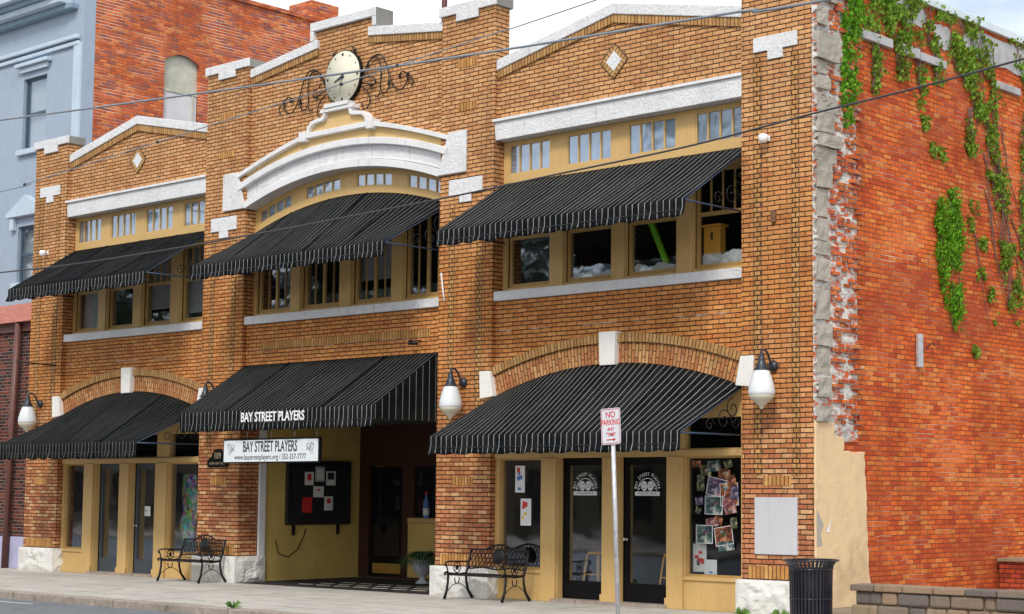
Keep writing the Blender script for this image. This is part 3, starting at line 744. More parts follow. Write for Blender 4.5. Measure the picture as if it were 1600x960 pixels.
def decal(dr, cx, y):
    mb = MB(); txt = "BAY STREET PLAYERS"; n = len(txt); r = .235; zc = 1.80
    for i, ch in enumerate(txt):
        if ch == ' ': continue
        a = rad(84)-rad(168)*i/(n-1)
        text_at(mb, ch, cx-sin(a)*r, y, zc+cos(a)*r, .082 if (i in (0, 4, 11)) else .068, .8, rot=a, ext=.001, bold=.001)
    # arch line and base bar
    mb.strip([(cx+.185*sin(-pi/2+pi*i/20), zc-.02+.185*cos(-pi/2+pi*i/20)) for i in range(21)], [(cx+.196*sin(-pi/2+pi*i/20), zc-.02+.196*cos(-pi/2+pi*i/20)) for i in range(21)], y-.001, y+.001)
    mb.box(cx-.25, cx+.25, y-.001, y+.001, zc-.10, zc-.035)
    # two overlapping theatre masks
    for s, tilt in ((-1, .15), (1, -.15)):
        mx_, mz = cx+s*.065, zc+.055
        pts = []
        for k in range(16):
            t = 2*pi*k/16; rx = .062; rz = .075*(1 if sin(t) > 0 else 1.1); px_ = rx*cos(t); pz_ = rz*sin(t); pts.append((mx_+px_*cos(tilt)-pz_*sin(tilt), mz+px_*sin(tilt)+pz_*cos(tilt)))
        mb.prism(pts, y-.001, y+.001)
        for q in (-1, 1):   # ribbons
            mb.prism([(mx_+s*.05, mz+.02*q), (mx_+s*.12, mz-.05+.02*q), (mx_+s*.13, mz-.03+.02*q), (mx_+s*.055, mz+.035*q+.01)] if s > 0 else [(mx_+s*.05, mz+.02*q), (mx_+s*.055, mz+.035*q+.01), (mx_+s*.13, mz-.03+.02*q), (mx_+s*.12, mz-.05+.02*q)], y-.001, y+.001)
    mb.build('decal', m_decal, dr)
    mb = MB()
    for s in (-1, 1):
        mx_, mz = cx+s*.065, zc+.055
        for q in (-1, 1): mb.prism([(mx_+q*.024-.012, mz+.012), (mx_+q*.024+.012, mz+.012), (mx_+q*.024+.010, mz+.026), (mx_+q*.024-.010, mz+.026)], y-.003, y-.0015)
        c0 = [(mx_-.03+.06*i/6, mz-.035+(-s)*.014*sin(pi*i/6)*-1) for i in range(7)]
        mb.strip(c0, [(a, b+.012) for a, b in c0], y-.003, y-.0015)
    text_at(mb, "HISTORIC STATE THEATRE", cx, y-.002, zc-.068, .035, .85, ext=.0005)
    mb.build('decal_print', m_blackink, dr)
decal(DC[0], -4.60, .262); decal(DC[1], -3.30, .262)

# --- recessed entrance ---------------------------------------------------
E_ = MB(); E_.box(-13.32, -13.30+.0, .351, .45, 0, 3.05); E_.build('entrance_brick_return', m_pier, B)
MB().box(-13.295, -13.24, .46, .60, 0, 3.0).build('entrance_post', m_trim, B)
mb = MB().box(-13.40, -13.30, .60, 3.0, 0, 3.05); mb.build('entrance_side_wall', m_yellowwall, B)
MB().box(-7.80, -7.72, .351, 3.0, 0, 3.05).build('entrance_side_wall', m_yellowwall, B)
MB().box(-13.3, -7.8, .10, 3.2, 3.052, 3.12).build('entrance_soffit', m_ceil, B)
YB = 3.0
bw = MB().holes(-13.3, -7.8, 0.02, 3.05, [(-13.0, -12.0, .05, 2.25), (-11.65, -10.75, 1.25, 2.25), (-10.4, -8.6, 1.25, 2.25)], YB, YB+.12).build('entrance_rear_wall', m_darkwood, B)
MB().box(-11.8, -7.82, YB-.012, YB-.001, .05, 1.12).build('dado_panel', m_yellowwall, bw)
MB().box(-11.8, -7.82, YB-.03, YB-.013, 1.13, 1.22).build('dado_rail', m_wood, bw)
d = MB().box(-12.995, -12.005, YB+.06, YB+.10, .055, 2.245).build('entrance_door', m_blackp, B)
MB().box(-12.92, -12.08, YB+.052, YB+.058, .10, .30).build('kick_plate', m_brass, d)
MB().box(-12.88, -12.12, YB+.05, YB+.058, .45, 2.1).build('glass', plain('dark_door_glass', (.008,.008,.01), .08), d)
for a, b in ((-11.65, -10.75), (-10.4, -8.6)): MB().box(a, b, YB+.06, YB+.066, 1.25, 2.25).build('rear_window_pane', plain('dark_window_glass', (.01,.01,.014), .06), B)
mb = MB(); i = 0
mb.add([(-13.3, -.05, .006), (-7.8, -.05, .006), (-7.8, 3.0, .006), (-13.3, 3.0, .006)], [(0,1,2,3)]); mb.uv[0] = [(-13.3,0), (-7.8,0), (-7.8,3), (-13.3,3)]
ft = mb.build('entrance_floor', m_tile, B)
mb = MB()
for k in range(7):
    xx = -11.9+k*.52
    for q in range(3):
        mb.box(-.16, .16, -.03, .03, 0, .004, Matrix.Translation((xx+.12*q, .55+.42*q, .007)) @ Matrix.Rotation(.25, 4, 'Z'))
mb.build('mosaic_inlay', plain('cream_mosaic', (.62,.56,.46), .6, 0, .3, 20), ft)

# --- right side wall, scar, quoins --------------------------------------
SW = MB()
SW.prism([(0,0)], 0, 0) if False else None
SW = MB(); SW.add([(-.30, .352, 0), (-.012, .352, 0), (-.012, 26, 0), (-.30, 26, 0), (-.30, .352, 9.52), (-.012, .352, 9.52), (-.012, 26, 9.52), (-.30, 26, 9.52)],
       [(0,3,2,1),(4,5,6,7),(0,1,5,4),(1,2,6,5),(2,3,7,6),(3,0,4,7)])
SWo = SW.build('party_wall', m_red, B)
MB().box(-.34, .06, 1.6, 26, 9.522, 9.66).build('coping', m_coping, SWo, bevel=.01)
rs = random.Random(5)
mb = MB(); y = 1.25
while y < 8.5:
    L = rs.uniform(.5, 1.1)
    if rs.random() < .72 or y < 1.5: MB().box(-.03, .05+rs.uniform(0,.02), y, y+L, 8.57+rs.uniform(-.02,.02), 8.72+rs.uniform(-.015,.02)).build('cement_ledge', m_conc_ledge, SWo, bevel=.012)
    y += L+rs.uniform(.02,.3)
for (a, b, c, dd) in ((2.2, 3.2, 9.1, 9.5), (4.4, 6.9, 8.95, 9.5), (3.4, 4.0, 8.9, 9.3)):
    n = 22; cy, cz = (a+b)/2, (c+dd)/2; pts = []
    for i in range(n):
        t = 2*pi*i/n; k = rs.uniform(.78, 1.05)*min(1/max(.01, abs(cos(t))), 1/max(.01, abs(sin(t)))); k = min(k, 1.15)
        pts.append((cy+cos(t)*k*(b-a)/2, cz+sin(t)*k*(dd-c)/2))
    MB().add([(.004, p, q_) for p, q_ in pts]+[(-.03, p, q_) for p, q_ in pts], [tuple(range(n))]+[((i+1) % n, i, i+n, (i+1) % n+n) for i in range(n)]).build('flaking_render', m_conc_ledge, SWo)
# scar of mortar and broken brick ends
g = G('scar_mortar'); ob = g.co.outputs['Object']; s_ = g.sep(ob)
n1 = g.noise(g.xyz(s_[0], s_[1], g.math('MULTIPLY', s_[2], 2.4)), 4.2, 6, .68); n2 = g.noise(ob, 2, 4)
cc = g.ramp(n1, [(.42, (.66,.12,.04)), (.47, (.45,.40,.35)), (.54, (.74,.72,.68)), (.70, (.80,.79,.77))]); cc = g.mix(g.ramp(n2, [(.5, 0.), (.68, .6)]), cc, (.30,.29,.29))
g.bump(n1, .05); m_scar = g.fin(cc, .95, 0, .1)
m_stub = brick('broken_brick_ends', .2, .0745, .010, RED, (.4,.3,.25), grime=.4, bumpd=.01, patch=(.6, (.72,.66,.6)))
SCo = MB().box(-.02, .012, .02, 1.14, 2.5, 9.6).build('mortar_scar', m_scar, SWo)
mb = MB(); z = 2.6
while z < 9.5:
    y = .44
    while y < 1.15:
        L = rs.uniform(.06, .22)
        if rs.random() < (.42 if y < .85 else .72): 
            px_ = rs.uniform(.02, .07) if y < .9 else rs.uniform(.02, .10)
            mb.box(-.005, px_, y, min(y+L, 1.2+rs.uniform(-.05,.05)), z, z+.058, Matrix.Translation((0,0,0)))
        y += L+rs.uniform(.01, .06)
    z += .0745
mb.build('broken_brick', m_stub, SCo, bevel=.006, seg=1)
mb = MB(); mb2 = MB(); z = 2.78; k = 0
qs = []
while z < 9.4:
    h = rs.uniform(.16, .40) if z > 6.2 else rs.uniform(.15, .44)
    if z > 6.0: wd = rs.choice((.30, .40, .54))+rs.uniform(-.05,.05); xp = rs.uniform(.04, .13)
    else: wd = rs.uniform(.28, .38); xp = rs.uniform(.02, .08)
    qs.append((z, h, wd, xp)); z += h+rs.choice((.01, .02, .06, .12))
from mathutils import noise as mnoise
for (z, h, wd, xp) in qs:
    q = MB(); nn = 5
    def fc(o, a, b, n, na=6, nb=5):
        base = len(q.v)
        for j in range(nb+1):
            for i in range(na+1):
                p = Vector(o)+Vector(a)*i/na+Vector(b)*j/nb; e = min(1, 3*min(i/na, 1-i/na)+.2)*min(1, 3*min(j/nb, 1-j/nb)+.2)
                d_ = mnoise.fractal(p*6, 1, 2, 3)*.028
                q.v.append(tuple(p+Vector(n)*d_*e+Vector((mnoise.noise(p*5)*.016, mnoise.noise(p*5+Vector((5,0,0)))*.016, mnoise.noise(p*5+Vector((9,0,0)))*.016))))
        for j in range(nb):
            for i in range(na): t = base+j*(na+1)+i; q.f.append((t, t+1, t+na+2, t+na+1))
    y0 = .03+rs.uniform(0, .035)
    fc((xp, y0, z), (0, wd, 0), (0, 0, h), (1,0,0)); fc((-.03, y0, z), (xp+.03, 0, 0), (0, 0, h), (0,-1,0), 3, 5)
    fc((-.03, y0, z+h), (xp+.03, 0, 0), (0, wd, 0), (0,0,1), 3, 5); fc((-.03, y0+wd, z), (xp+.03, 0, 0), (0, -wd, 0), (0,0,-1), 3, 5)
    fc((xp, y0+wd, z), (-xp-.03, 0, 0), (0, 0, h), (0,1,0), 3, 5)
    q.build('quoin_stone', m_stone, SWo)
rj = random.Random(21); jag = []; z = 2.8
while z < 9.5:
    jag.append((.004+rj.uniform(0,.012), z)); z += rj.uniform(.02,.05); k_ = rj.uniform(.015,.075) if rj.random() < .7 else .01
    jag.append((k_, z)); z += rj.uniform(.03,.08); jag.append((k_*rj.uniform(.7,1.1), z)); z += rj.uniform(.004,.02)
MB().prism([(.0005, 2.8)]+jag+[(.0005, 9.5)], .006, .05).build('ragged_mortar', m_scar, SCo)
# tan render patch low on the corner
st = [(.015, 0), (1.42, 0), (1.43, .35), (1.37, .75), (1.33, 1.3), (1.31, 1.9), (1.29, 2.12), (1.29, 2.36), (.73, 2.36), (.73, 2.57), (.50, 2.57), (.50, 2.77), (.015, 2.77)]
st2 = []; rs2 = random.Random(4)
for i in range(len(st)):
    (a, b), (c_, d_) = st[i], st[(i+1) % len(st)]; st2.append((a, b)); L = sqrt((c_-a)**2+(d_-b)**2); m = int(L/.07)
    if a > .1 or c_ > .1:
        if b > .01 or d_ > .01:
            for k in range(1, m): st2.append((a+(c_-a)*k/m+rs2.uniform(-.022,.022), b+(d_-b)*k/m+rs2.uniform(-.018,.018)))
st = st2
q = MB(); n = len(st); q.add([(.035, a, b) for a, b in st]+[(-.01, a, b) for a, b in st], [tuple(range(n))]+[((i+1) % n, i, i+n, (i+1) % n+n) for i in range(n)])
RP = q.build('render_patch', m_tan, SWo, bevel=.01)
mb = MB(); mb.prism([(0,0)],0,0) if False else None
hp = [(.02,1.0),(.16,1.02),(.12,1.18),(.20,1.30),(.10,1.42),(.02,1.55)]
n = len(hp); mb.add([(.039, a, b) for a, b in hp], [tuple(range(n))]); mb.build('exposed_stone_patch', m_stone, SWo)
wp = [(.24,1.20),(.33,1.19),(.36,1.30),(.40,1.41),(.28,1.43),(.17,1.42)]
MB().add([(.042, a, b) for a, b in wp], [(0,1,2,3)]).build('bare_plaster_patch', m_whiteblk, SWo)
mb = MB()
wp = [(1.05,.55),(1.32,.5),(1.36,.95),(1.22,1.25),(1.14,.9)]
MB().box(.0, .06, 2.80, 2.93, 3.70, 4.22).build('wall_conduit', m_galv, SWo, bevel=.01)
mb = MB(); mb.tube([(.05, 2.93, 3.95), (.08, 3.05, 4.05), (.06, 3.2, 4.1), (.05, 3.3, 4.06)], .008, 5); mb.build('loose_wire', m_iron, SWo)

# ------------------------------------------------------------------ awnings
def spiral(cx, cz, r, turns, a0, y, s=1, n=26):
    return [(cx, y+s*0, cz)]
def awning(x0, x1, cx, y_top, D, ztop, zb, hv, rise, label, mat, closed=False, seams=(.25,.5,.75), group='black canvas awnings on the theatre', upper=False):
    o = empty('awning', ((x0+x1)/2, y_top, zb), label, 'awning', group)
    ox, oy, oz = o.location
    nx, ny = 44, 8
    def zt(x_):
        if rise <= 0: return ztop
        hw_ = (x1-x0)/2; Rr = (hw_*hw_+rise*rise)/(2*rise); return ztop-Rr+sqrt(max(0, Rr*Rr-(x_-cx)**2))
    mb = MB(); b = 0
    L = D+y_top
    for j in range(ny+1):
        t = j/ny
        for i in range(nx+1):
            xx = x0+(x1-x0)*i/nx
            sagz = -.026*sin(pi*t)*(abs(sin(pi*4*i/nx)))+.006*sin(i*1.9+j*1.3)*sin(pi*t)
            z = zt(xx)*(1-t)+zb*t+sagz; mb.v.append((xx-ox, y_top-L*t-oy, z-oz))
    for j in range(ny):
        for i in range(nx):
            a = j*(nx+1)+i; mb.sm.add(len(mb.f)); mb.f.append((a, a+nx+1, a+nx+2, a+1))
    c = mb.build('canopy', mat, o); m = c.modifiers.new('t', 'SOLIDIFY'); m.thickness = .006; m.offset = -1
    # seams
    for s in seams:
        xx = x0+(x1-x0)*s; mb = MB()
        mb.tube([(xx-ox, y_top-L*t/8-oy, zt(xx)*(1-t/8)+zb*t/8-oz+.004) for t in range(9)], .009, 5)
        mb.build('seam', m_awplain, c)
    # valance
    mb = MB(); n2 = int((x1-x0)/.02); rows = [0, .25, .5, .62, .8, 1.0]
    rr = random.Random(int(abs(x0)*100)+int(ztop*10)); ph = [rr.uniform(0, 6.28) for _ in range(4)]
    for jj, t in enumerate(rows):
        for i in range(n2+1):
            xx = x0+(x1-x0)*i/n2
            sc_ = abs(sin(pi*xx/.42))*.030
            fl = max(0, t-.5)*2
            wv = (.022*sin(xx*9+ph[0])+.016*sin(xx*21+ph[1]))*fl
            zz = zb-hv*t+(0.0 if t < 1 else (.030-sc_))
            mb.v.append((xx-ox+.012*fl*sin(xx*13+ph[2]), -D-oy-.004-wv-.015*fl, zz-oz))
    for j in range(len(rows)-1):
        for i in range(n2):
            a = j*(n2+1)+i; mb.sm.add(len(mb.f)); mb.f.append((a, a+n2+1, a+n2+2, a+1))
    v = mb.build('valance', m_aw if mat != m_awdim else m_awmid, o); m = v.modifiers.new('t', 'SOLIDIFY'); m.thickness = .004
    MB().box(x0-ox, x1-ox, -D-oy-.014, -D-oy-.006, zb-hv*.62-oz-.006, zb-hv*.62-oz+.006).build('piping', m_lampm, v)
    # frame
    mb = MB(); r = .014
    mb.tube([(x0-ox, -D+.01-oy, zb-.02-oz), (x1-ox, -D+.01-oy, zb-.02-oz)], r, 6)
    for xe in (x0+.01, x1-.01):
        zz = zt(xe)
        mb.tube([(xe-ox, -D+.01-oy, zb-.02-oz), (xe-ox, y_top-oy, zz-.03-oz)], r, 6)
        mb.tube([(xe-ox, -D+.01-oy, zb-.03-oz), (xe-ox, y_top-oy, zb-.03-oz)], r, 6)
    fr = mb.build('frame', m_frame, o)
    # scrolled iron brackets inside each end
    for xe in (x0+.02, x1-.02):
        mb = MB(); hh = zt(xe)-zb
        def curl(cy, cz, r0, a0, a1, r1, n=24):
            return [(xe-ox, cy+(r0+(r1-r0)*i/n)*cos(a0+(a1-a0)*i/n)-oy, cz+(r0+(r1-r0)*i/n)*sin(a0+(a1-a0)*i/n)-oz) for i in range(n+1)]
        y_ = y_top
        mb.tube(curl(y_-.42, zb+.18, .17, 0, 9, .03), .009, 5); mb.tube(curl(y_-.20, zb+hh*.5, .16, 1.5, 10, .03), .009, 5)
        mb.tube(curl(y_-.75, zb+.10, .11, 0, 8, .02), .008, 5); mb.tube(curl(y_-.12, zb+hh*.22, .10, 3, 11, .02), .008, 5)
        mb.build('scroll_bracket', m_iron, fr)
    if closed:
        for xe, nm in ((x0, 0), (x1, 1)):
            mb = MB(); zz = zt(xe); e = .003 if nm else -.003
            mb.add([(xe+e-ox, -D-oy, zb-hv*.62-oz), (xe+e-ox, y_top-oy, zb-hv*.62-oz), (xe+e-ox, y_top-oy, zz-oz), (xe+e-ox, -D-oy, zb-oz)], [(0,1,2,3)])
            mb.build('side_panel', m_awside, o)
    return o
awning(-6.47, -1.30, CC, .245, 1.30, 6.95, 5.96, .27, 0, 'upper right black pinstriped awning with a straight top, over the shelf windows', m_aw)
awning(-19.65, -14.62, CA, .245, 1.30, 6.95, 5.96, .27, 0, 'upper left black awning with slope stripes left out for glancing light, beside the blue building', m_awplain)
awning(-13.28, -7.82, CB, .245, 1.22, 7.20, 5.94, .27, .45, 'upper middle black pinstriped awning with an arched top, below the clock', m_awmid, seams=(.2,.4,.6,.8))
awning(-6.47, -1.30, CC, .05, 1.40, 3.78, 2.63, .30, .45, 'lower right black pinstriped awning with arched top, over the two black doors', m_aw)
awning(-19.65, -14.62, CA, .05, 1.40, 3.78, 2.68, .32, .44, 'lower left black awning with arched top and faint stripes, over the grey doors', m_awdim)
mq = awning(-13.30, -7.86, CB, .09, 1.36, 4.15, 3.18, .37, 0, 'boxed entrance awning lettered BAY STREET PLAYERS with closed striped sides', m_awmid, closed=True)
mb = MB(); text_at(mb, "BAY STREET PLAYERS", -10.55-mq.location.x+.01, -1.36-mq.location.y-.018, 3.045-mq.location.z, .235, .80, ext=.003, bold=.004); mb.build('lettering', m_letter, mq)

# hanging sign
hs = empty('hanging_sign', (-10.77, -1.20, 2.26), 'white hanging sign reading BAY STREET PLAYERS with web address and phone number', 'sign')
MB().box(-1.36, 1.36, -.03, .03, -.02, .42).build('sign_frame', m_blackp, hs, bevel=.005)
MB().box(-1.33, 1.33, -.036, -.031, .005, .39).build('sign_panel', plain('white_sign_panel', (.74,.79,.82), .4, 0, .03), hs)
mb = MB(); text_at(mb, "BAY STREET PLAYERS", 0, -.038, .265, .27, .60, ext=.0015, bold=.004); text_at(mb, "www.baystreetplayers.org / 352-357-7777", 0, -.038, .085, .135, .88, ext=.001); mb.build('lettering', m_blackink, hs)
mb = MB()
for s in (-1, 1):
    c0 = s*1.12
    for q in range(4): mb.tube([(c0+s*(.10-.2*i/9), -.038, .25+.05*sin(i*.7+q)-.035*q+.04) for i in range(10)], .005, 4)
    for k in (-1, 1):
        mb.tube([(c0+k*.045+.042*cos(2*pi*i/12), -.038, .26+.06*sin(2*pi*i/12)) for i in range(12)], .005, 4, closed=True)
mb.build('mask_emblem', m_greyink, hs)
mb = MB()
for xx in (-.7, .0, .65, 1.25): mb.tube([(xx, 0, .42), (xx, 0, .60)], .006, 5)
mb.build('hanger', m_galv, hs)

# ------------------------------------------------------------------ wall clock and scrollwork
ck = empty('wall_clock', (-10.49, YW, 8.87), 'round cream clock with black dots for hours on the middle gable', 'clock')
T = Matrix.Translation((0, 0, .5)) @ Matrix.Rotation(pi/2, 4, 'X')
MB().lathe([(.49, .0), (.49, .05), (.505, .06), (.505, .078), (.485, .08)], 48, T).build('case', m_iron, ck)
MB().lathe([(.484, .0801), (.484, .086)], 48, T).build('dial', m_face, ck)
mb = MB()
for k in range(12):
    a = k*pi/6; r = .028 if k % 3 == 0 else .017
    mb.lathe([(r, .087), (r, .090)], 12, T @ Matrix.Translation((.42*sin(a), .42*cos(a), 0)))
mb.build('hour_dot', m_blackink, ck)
def hand(a, L, wd, tail, name, mat, z):
    m_ = T @ Matrix.Rotation(-a, 4, 'Z'); h = MB(); h.add([(-wd, -tail, z), (wd, -tail, z), (wd*.25, L, z), (-wd*.25, L, z), (-wd, -tail, z+.004), (wd, -tail, z+.004), (wd*.25, L, z+.004), (-wd*.25, L, z+.004)], [(3,2,1,0),(4,5,6,7),(0,1,5,4),(1,2,6,5),(2,3,7,6),(3,0,4,7)], m_); h.build(name, mat, ck)
hand(rad(252), .24, .035, .05, 'hour_hand', m_lampm, .095); hand(rad(192), .33, .014, .08, 'minute_hand', m_greyink, .102)
MB().lathe([(.035, .09), (.035, .11)], 14, T).build('hub', m_lampm, ck)
for s in (-1, 1):
    ow_ = empty('iron_scrollwork', (-10.49+s*.62, YW, 9.05), ('black wrought iron flower scroll left of the clock' if s < 0 else 'black wrought iron flower scroll right of the clock'), 'ironwork', 'wrought iron scrolls flanking the clock')
    mb = MB(); Y = -.05
    def P3(u, z): return (s*u, Y, z)
    path = [(-.08,.25),(.02,.42),(.14,.55),(.28,.60),(.42,.56),(.54,.42),(.62,.24),(.70,.06),(.80,-.08),(.92,-.14),(1.05,-.10),(1.12,.02),(1.08,.14),(.98,.18),(.90,.12)]
    def cat(pts, k=5):
        out = []
        for i in range(len(pts)-1):
            p0, p1, p2, p3 = pts[max(i-1,0)], pts[i], pts[i+1], pts[min(i+2, len(pts)-1)]
            for t in range(k):
                t /= k; out.append(tuple(.5*((2*p1[c])+(-p0[c]+p2[c])*t+(2*p0[c]-5*p1[c]+4*p2[c]-p3[c])*t*t+(-p0[c]+3*p1[c]-3*p2[c]+p3[c])*t**3) for c in (0,1)))
        out.append(pts[-1]); return out
    for pth in (path, [(-.08,.30),(.10,.52),(.30,.55),(.40,.40),(.42,.20),(.40,0),(.46,-.12),(.58,-.12),(.64,.0),(.62,.12)],
                [(-.10,.05),(.02,-.02),(.10,-.12),(.12,-.25),(.05,-.35),(-.06,-.34),(-.12,-.22)], [(-.10,.12),(.05,.10),(.18,.04),(.26,.10),(.20,.20),(.10,.22),(.04,.30)],
                [(.40,-.1),(.34,-.18),(.26,-.16)], [(1.12,.02),(1.22,.04),(1.28,-.04),(1.22,-.12)], [(-.30,.62),(-.36,.72),(-.30,.80),(-.40,.84)], [(-.38,.60),(-.28,.66),(-.18,.62),(-.16,.54)]):
        mb.tube([P3(*p) for p in cat(pth)], .012, 5)
    for u, z in ((.04,.44), (.14,.06), (.92,.10), (1.14,.10), (-.34,.76), (.64,.02)):
        for k in range(5):
            a = k*2*pi/5+u*9; mb.tube([P3(u, z), P3(u+.05*cos(a), z+.05*sin(a))], [.024, .006], 5)
    for u in (.28, .9): mb.tube([(s*u, Y, .1), (s*u, .0, .1)], .008, 4)
    mb.build('scroll', m_iron, ow_)

# ------------------------------------------------------------------ wall lamps
def lamp(x, z, label):
    o = empty('wall_lamp', (x, 0, z), label, 'wall lamp', 'globe wall lamps on the brick piers')
    RX = Matrix.Rotation(pi/2, 4, 'X')
    MB().lathe([(.075, 0), (.085, .02), (.075, .05), (.04, .075), (.02, .08)], 16, RX).build('wall_plate', m_lampm, o)
    pts = [(0, -.05, .01), (0, -.10, .06), (0, -.15, .16), (0, -.21, .215), (0, -.27, .225), (0, -.31, .19), (0, -.31, .14)]
    MB().tube(pts, .017, 8).build('arm', m_lampm, o)
    Tm = Matrix.Translation((0, -.31, -.065))
    MB().lathe([(.115, -.01), (.11, .005), (.085, .03), (.062, .10), (.045, .14), (.047, .17), (.035, .18), (.028, .235), (.01, .245)], 20, Tm).build('cap', m_lampm, o)
    gl = MB().lathe([(.105, -.012), (.125, -.05), (.160, -.15), (.186, -.25), (.195, -.32), (.192, -.365), (.18, -.372)], 28, Tm).build('globe', m_globe, o)
    MB().lathe([(.186, -.373), (.19, -.38), (.165, -.42), (.12, -.46), (.09, -.485), (.07, -.51), (.035, -.53), (.03, -.56), (.012, -.575)], 24, Tm).build('diffuser', m_diff, gl)
    return o
lamp(-20.42, 3.62, 'white globe wall lamp on the leftmost brick pier, beside the maroon shop')
lamp(-14.0, 3.62, 'wall lamp mostly hidden behind the boxed entrance awning')
lamp(-7.14, 3.59, 'white globe wall lamp on the brick pier right of the entrance, with grimy yellow base')
lamp(-.68, 3.59, 'white globe wall lamp on the rightmost brick pier, above the marble plaque')

# ------------------------------------------------------------------ small fixtures on the facade
def dome_cam(x, z, label):
    o = empty('security_camera', (x, 0, z), label, 'camera')
    MB().box(-.04, .04, -.02, 0, -.04, .04).build('mount', m_letter, o, bevel=.006)
    M_ = Matrix.Translation((0, -.12, -.01))
    MB().tube([(0, -.02, 0), (0, -.08, .02), (0, -.12, .02)], .022, 8).build('arm', m_letter, o)
    MB().lathe([(.0, -.075), (.04, -.068), (.066, -.04), (.075, 0), (.072, .04), (.05, .06), (.0, .065)], 16, M_, cap=False).build('housing', m_letter, o)
dome_cam(-.78, 6.95, 'small white security camera high on the rightmost pier')
dome_cam(-20.35, 6.93, 'small white security camera on the leftmost pier above the upper left awning')
o = tag(MB().tube([(0, 0, .5), (.02, -.01, .42), (.06, -.012, .2), (.10, -.01, 0)], .016, 6).build('broken_conduit', m_letter), 'broken white stub of conduit hanging on pier between two upper awnings', 'conduit'); o.location = (-7.72, -.02, 5.0)
o = tag(MB().box(-.04, .04, -.05, 0, -.09, .09).build('junction_box', m_woodstain, bevel=.01), 'small rusty metal box on the rightmost pier below the security camera', 'junction box'); o.location = (-.67, 0, 5.78)
o = tag(MB().tube([(0, 0, 0), (0, -.95, .03)], .014, 6).build('banner_rod', m_iron), 'thin black iron rod sticking out of leftmost pier above its lamp', 'rod'); o.location = (-19.85, 0, 4.43)
o = empty('spotlight', (-8.35, YW, 4.36), 'small black spotlight above the boxed entrance awning', 'spotlight')
MB().tube([(0, 0, 0), (0, -.12, .02), (0, -.14, -.04)], .012, 6).build('bracket', m_iron, o)
MB().tube([(-.1, -.16, -.02), (.08, -.16, -.05)], [.05, .03], 10).build('lamp_head', m_iron, o)
o = empty('address_plaque', (-13.95, 0, 2.20), 'black arched address plaque numbered 109 on pier left of entrance', 'sign')
pts = [(-.32, 0), (.32, 0), (.32, .14), (.20, .20)]+[(.19*cos(pi*i/10), .20+.155*sin(pi*i/10)) for i in range(1, 10)]+[(-.20, .20), (-.32, .14)]
MB().prism(pts, -.03, 0).build('plate', m_blackp, o, bevel=.004)
mb = MB(); text_at(mb, "109", 0, -.033, .215, .17, .9, ext=.001, bold=.002); text_at(mb, "NORTH BAY STREET", 0, -.033, .07, .065, .85, ext=.001); mb.build('lettering', plain('dull_gold', (.45,.38,.24), .5, .3), o)
# ------------------------------------------------------------------ noticeboard and papers
nb = empty('noticeboard', (-13.29, 1.9, 1.08), 'black framed noticeboard on the yellow entrance wall', 'noticeboard')
MB().box(.002, .09, -.80, .80, 0, 1.26).build('case', m_board, nb, bevel=.01)
MB().box(.091, .10, -.68, .68, .12, 1.14).build('pinboard', plain('black_felt', (.01,.01,.012), .9), nb)
mb = MB(); mb.box(.0, .05, -.62, -.57, -.2, 0); mb.box(.0, .05, .50, .55, -.2, 0); mb.build('bracket', m_iron, nb)
def sheet_y(y, z, w_, h_, mat, label, inner=None):
    o = empty('notice', (-13.19, y, z), label, 'notice', 'papers pinned in the noticeboard')
    MB().box(.0015, .004, 0, w_, 0, h_).build('paper', mat, o)
    if inner:
        c_, (a, b, c2, d2) = inner; MB().box(.0042, .0055, a*w_, b*w_, c2*h_, d2*h_).build('print', c_, o)
sheet_y(1.50, 1.86, .22, .26, m_paper, 'white notice with a dark red picture, top left of noticeboard', (m_redp, (.3,.75,.35,.85)))
sheet_y(1.76, 1.93, .24, .30, plain('grey_card', (.45,.45,.45), .6), 'large grey framed sheet at the top middle of the noticeboard', (m_paper, (.15,.85,.15,.85)))
sheet_y(2.04, 1.86, .24, .28, m_paper, 'white notice with black square, top right of noticeboard', (m_blackink, (.15,.85,.4,.9)))
sheet_y(1.72, 1.62, .26, .22, m_paper, 'white notice with small red title in the centre of noticeboard', (m_redp, (.35,.65,.6,.75)))
sheet_y(1.45, 1.32, .24, .30, m_redp, 'plain red flyer at the lower left of the noticeboard')
sheet_y(2.00, 1.36, .22, .28, m_paper, 'white notice with red heart picture, lower right of noticeboard', (m_redp, (.3,.75,.5,.85)))
o = tag(MB().tube([(0,0,.12),(0,-.05,-.02),(0,-.2,-.28),(0,-.42,-.42),(0,-.66,-.36),(0,-.74,-.1)], .009, 5).build('dangling_cord', m_iron), 'loose dark cord hanging below the noticeboard', 'cord'); o.location = (-13.27, 1.62, .88)

# papers on the right shop windows
def flyer(x, z, w_, h_, y, label, mats, seed, cat='poster', group=None, rot=0, name='poster', border=None, n=5):
    o = empty(name, (x, y, z), label, cat, group); o.rotation_euler = (0, rot, 0)
    MB().box(0, w_, -.002, .0, 0, h_).build('paper', mats[0], o)
    if border: MB().holes(-.008, w_+.008, -.008, h_+.008, [(.0, w_, .0, h_)], -.004, 0).build('border', border, o)
    r_ = random.Random(seed)
    for k in range(n):
        a = r_.uniform(.08, .6)*w_; b = r_.uniform(.08, .75)*h_; c_ = r_.uniform(.2, .38)*w_; d_ = r_.uniform(.08, .22)*h_
        MB().box(a, min(a+c_, w_*.93), -.0035-.0004*k, -.0025, b, min(b+d_, h_*.93)).build('print', r_.choice(mats[1:]), o)
    return o
YP = .196
flyer(-6.10, 1.74, .22, .44, YP, 'white flyer with small coloured blocks, upper one behind the right bench', [m_paper, m_yelp, m_redp, m_bluep], 3, group='flyers in the left pane of the right shopfront')
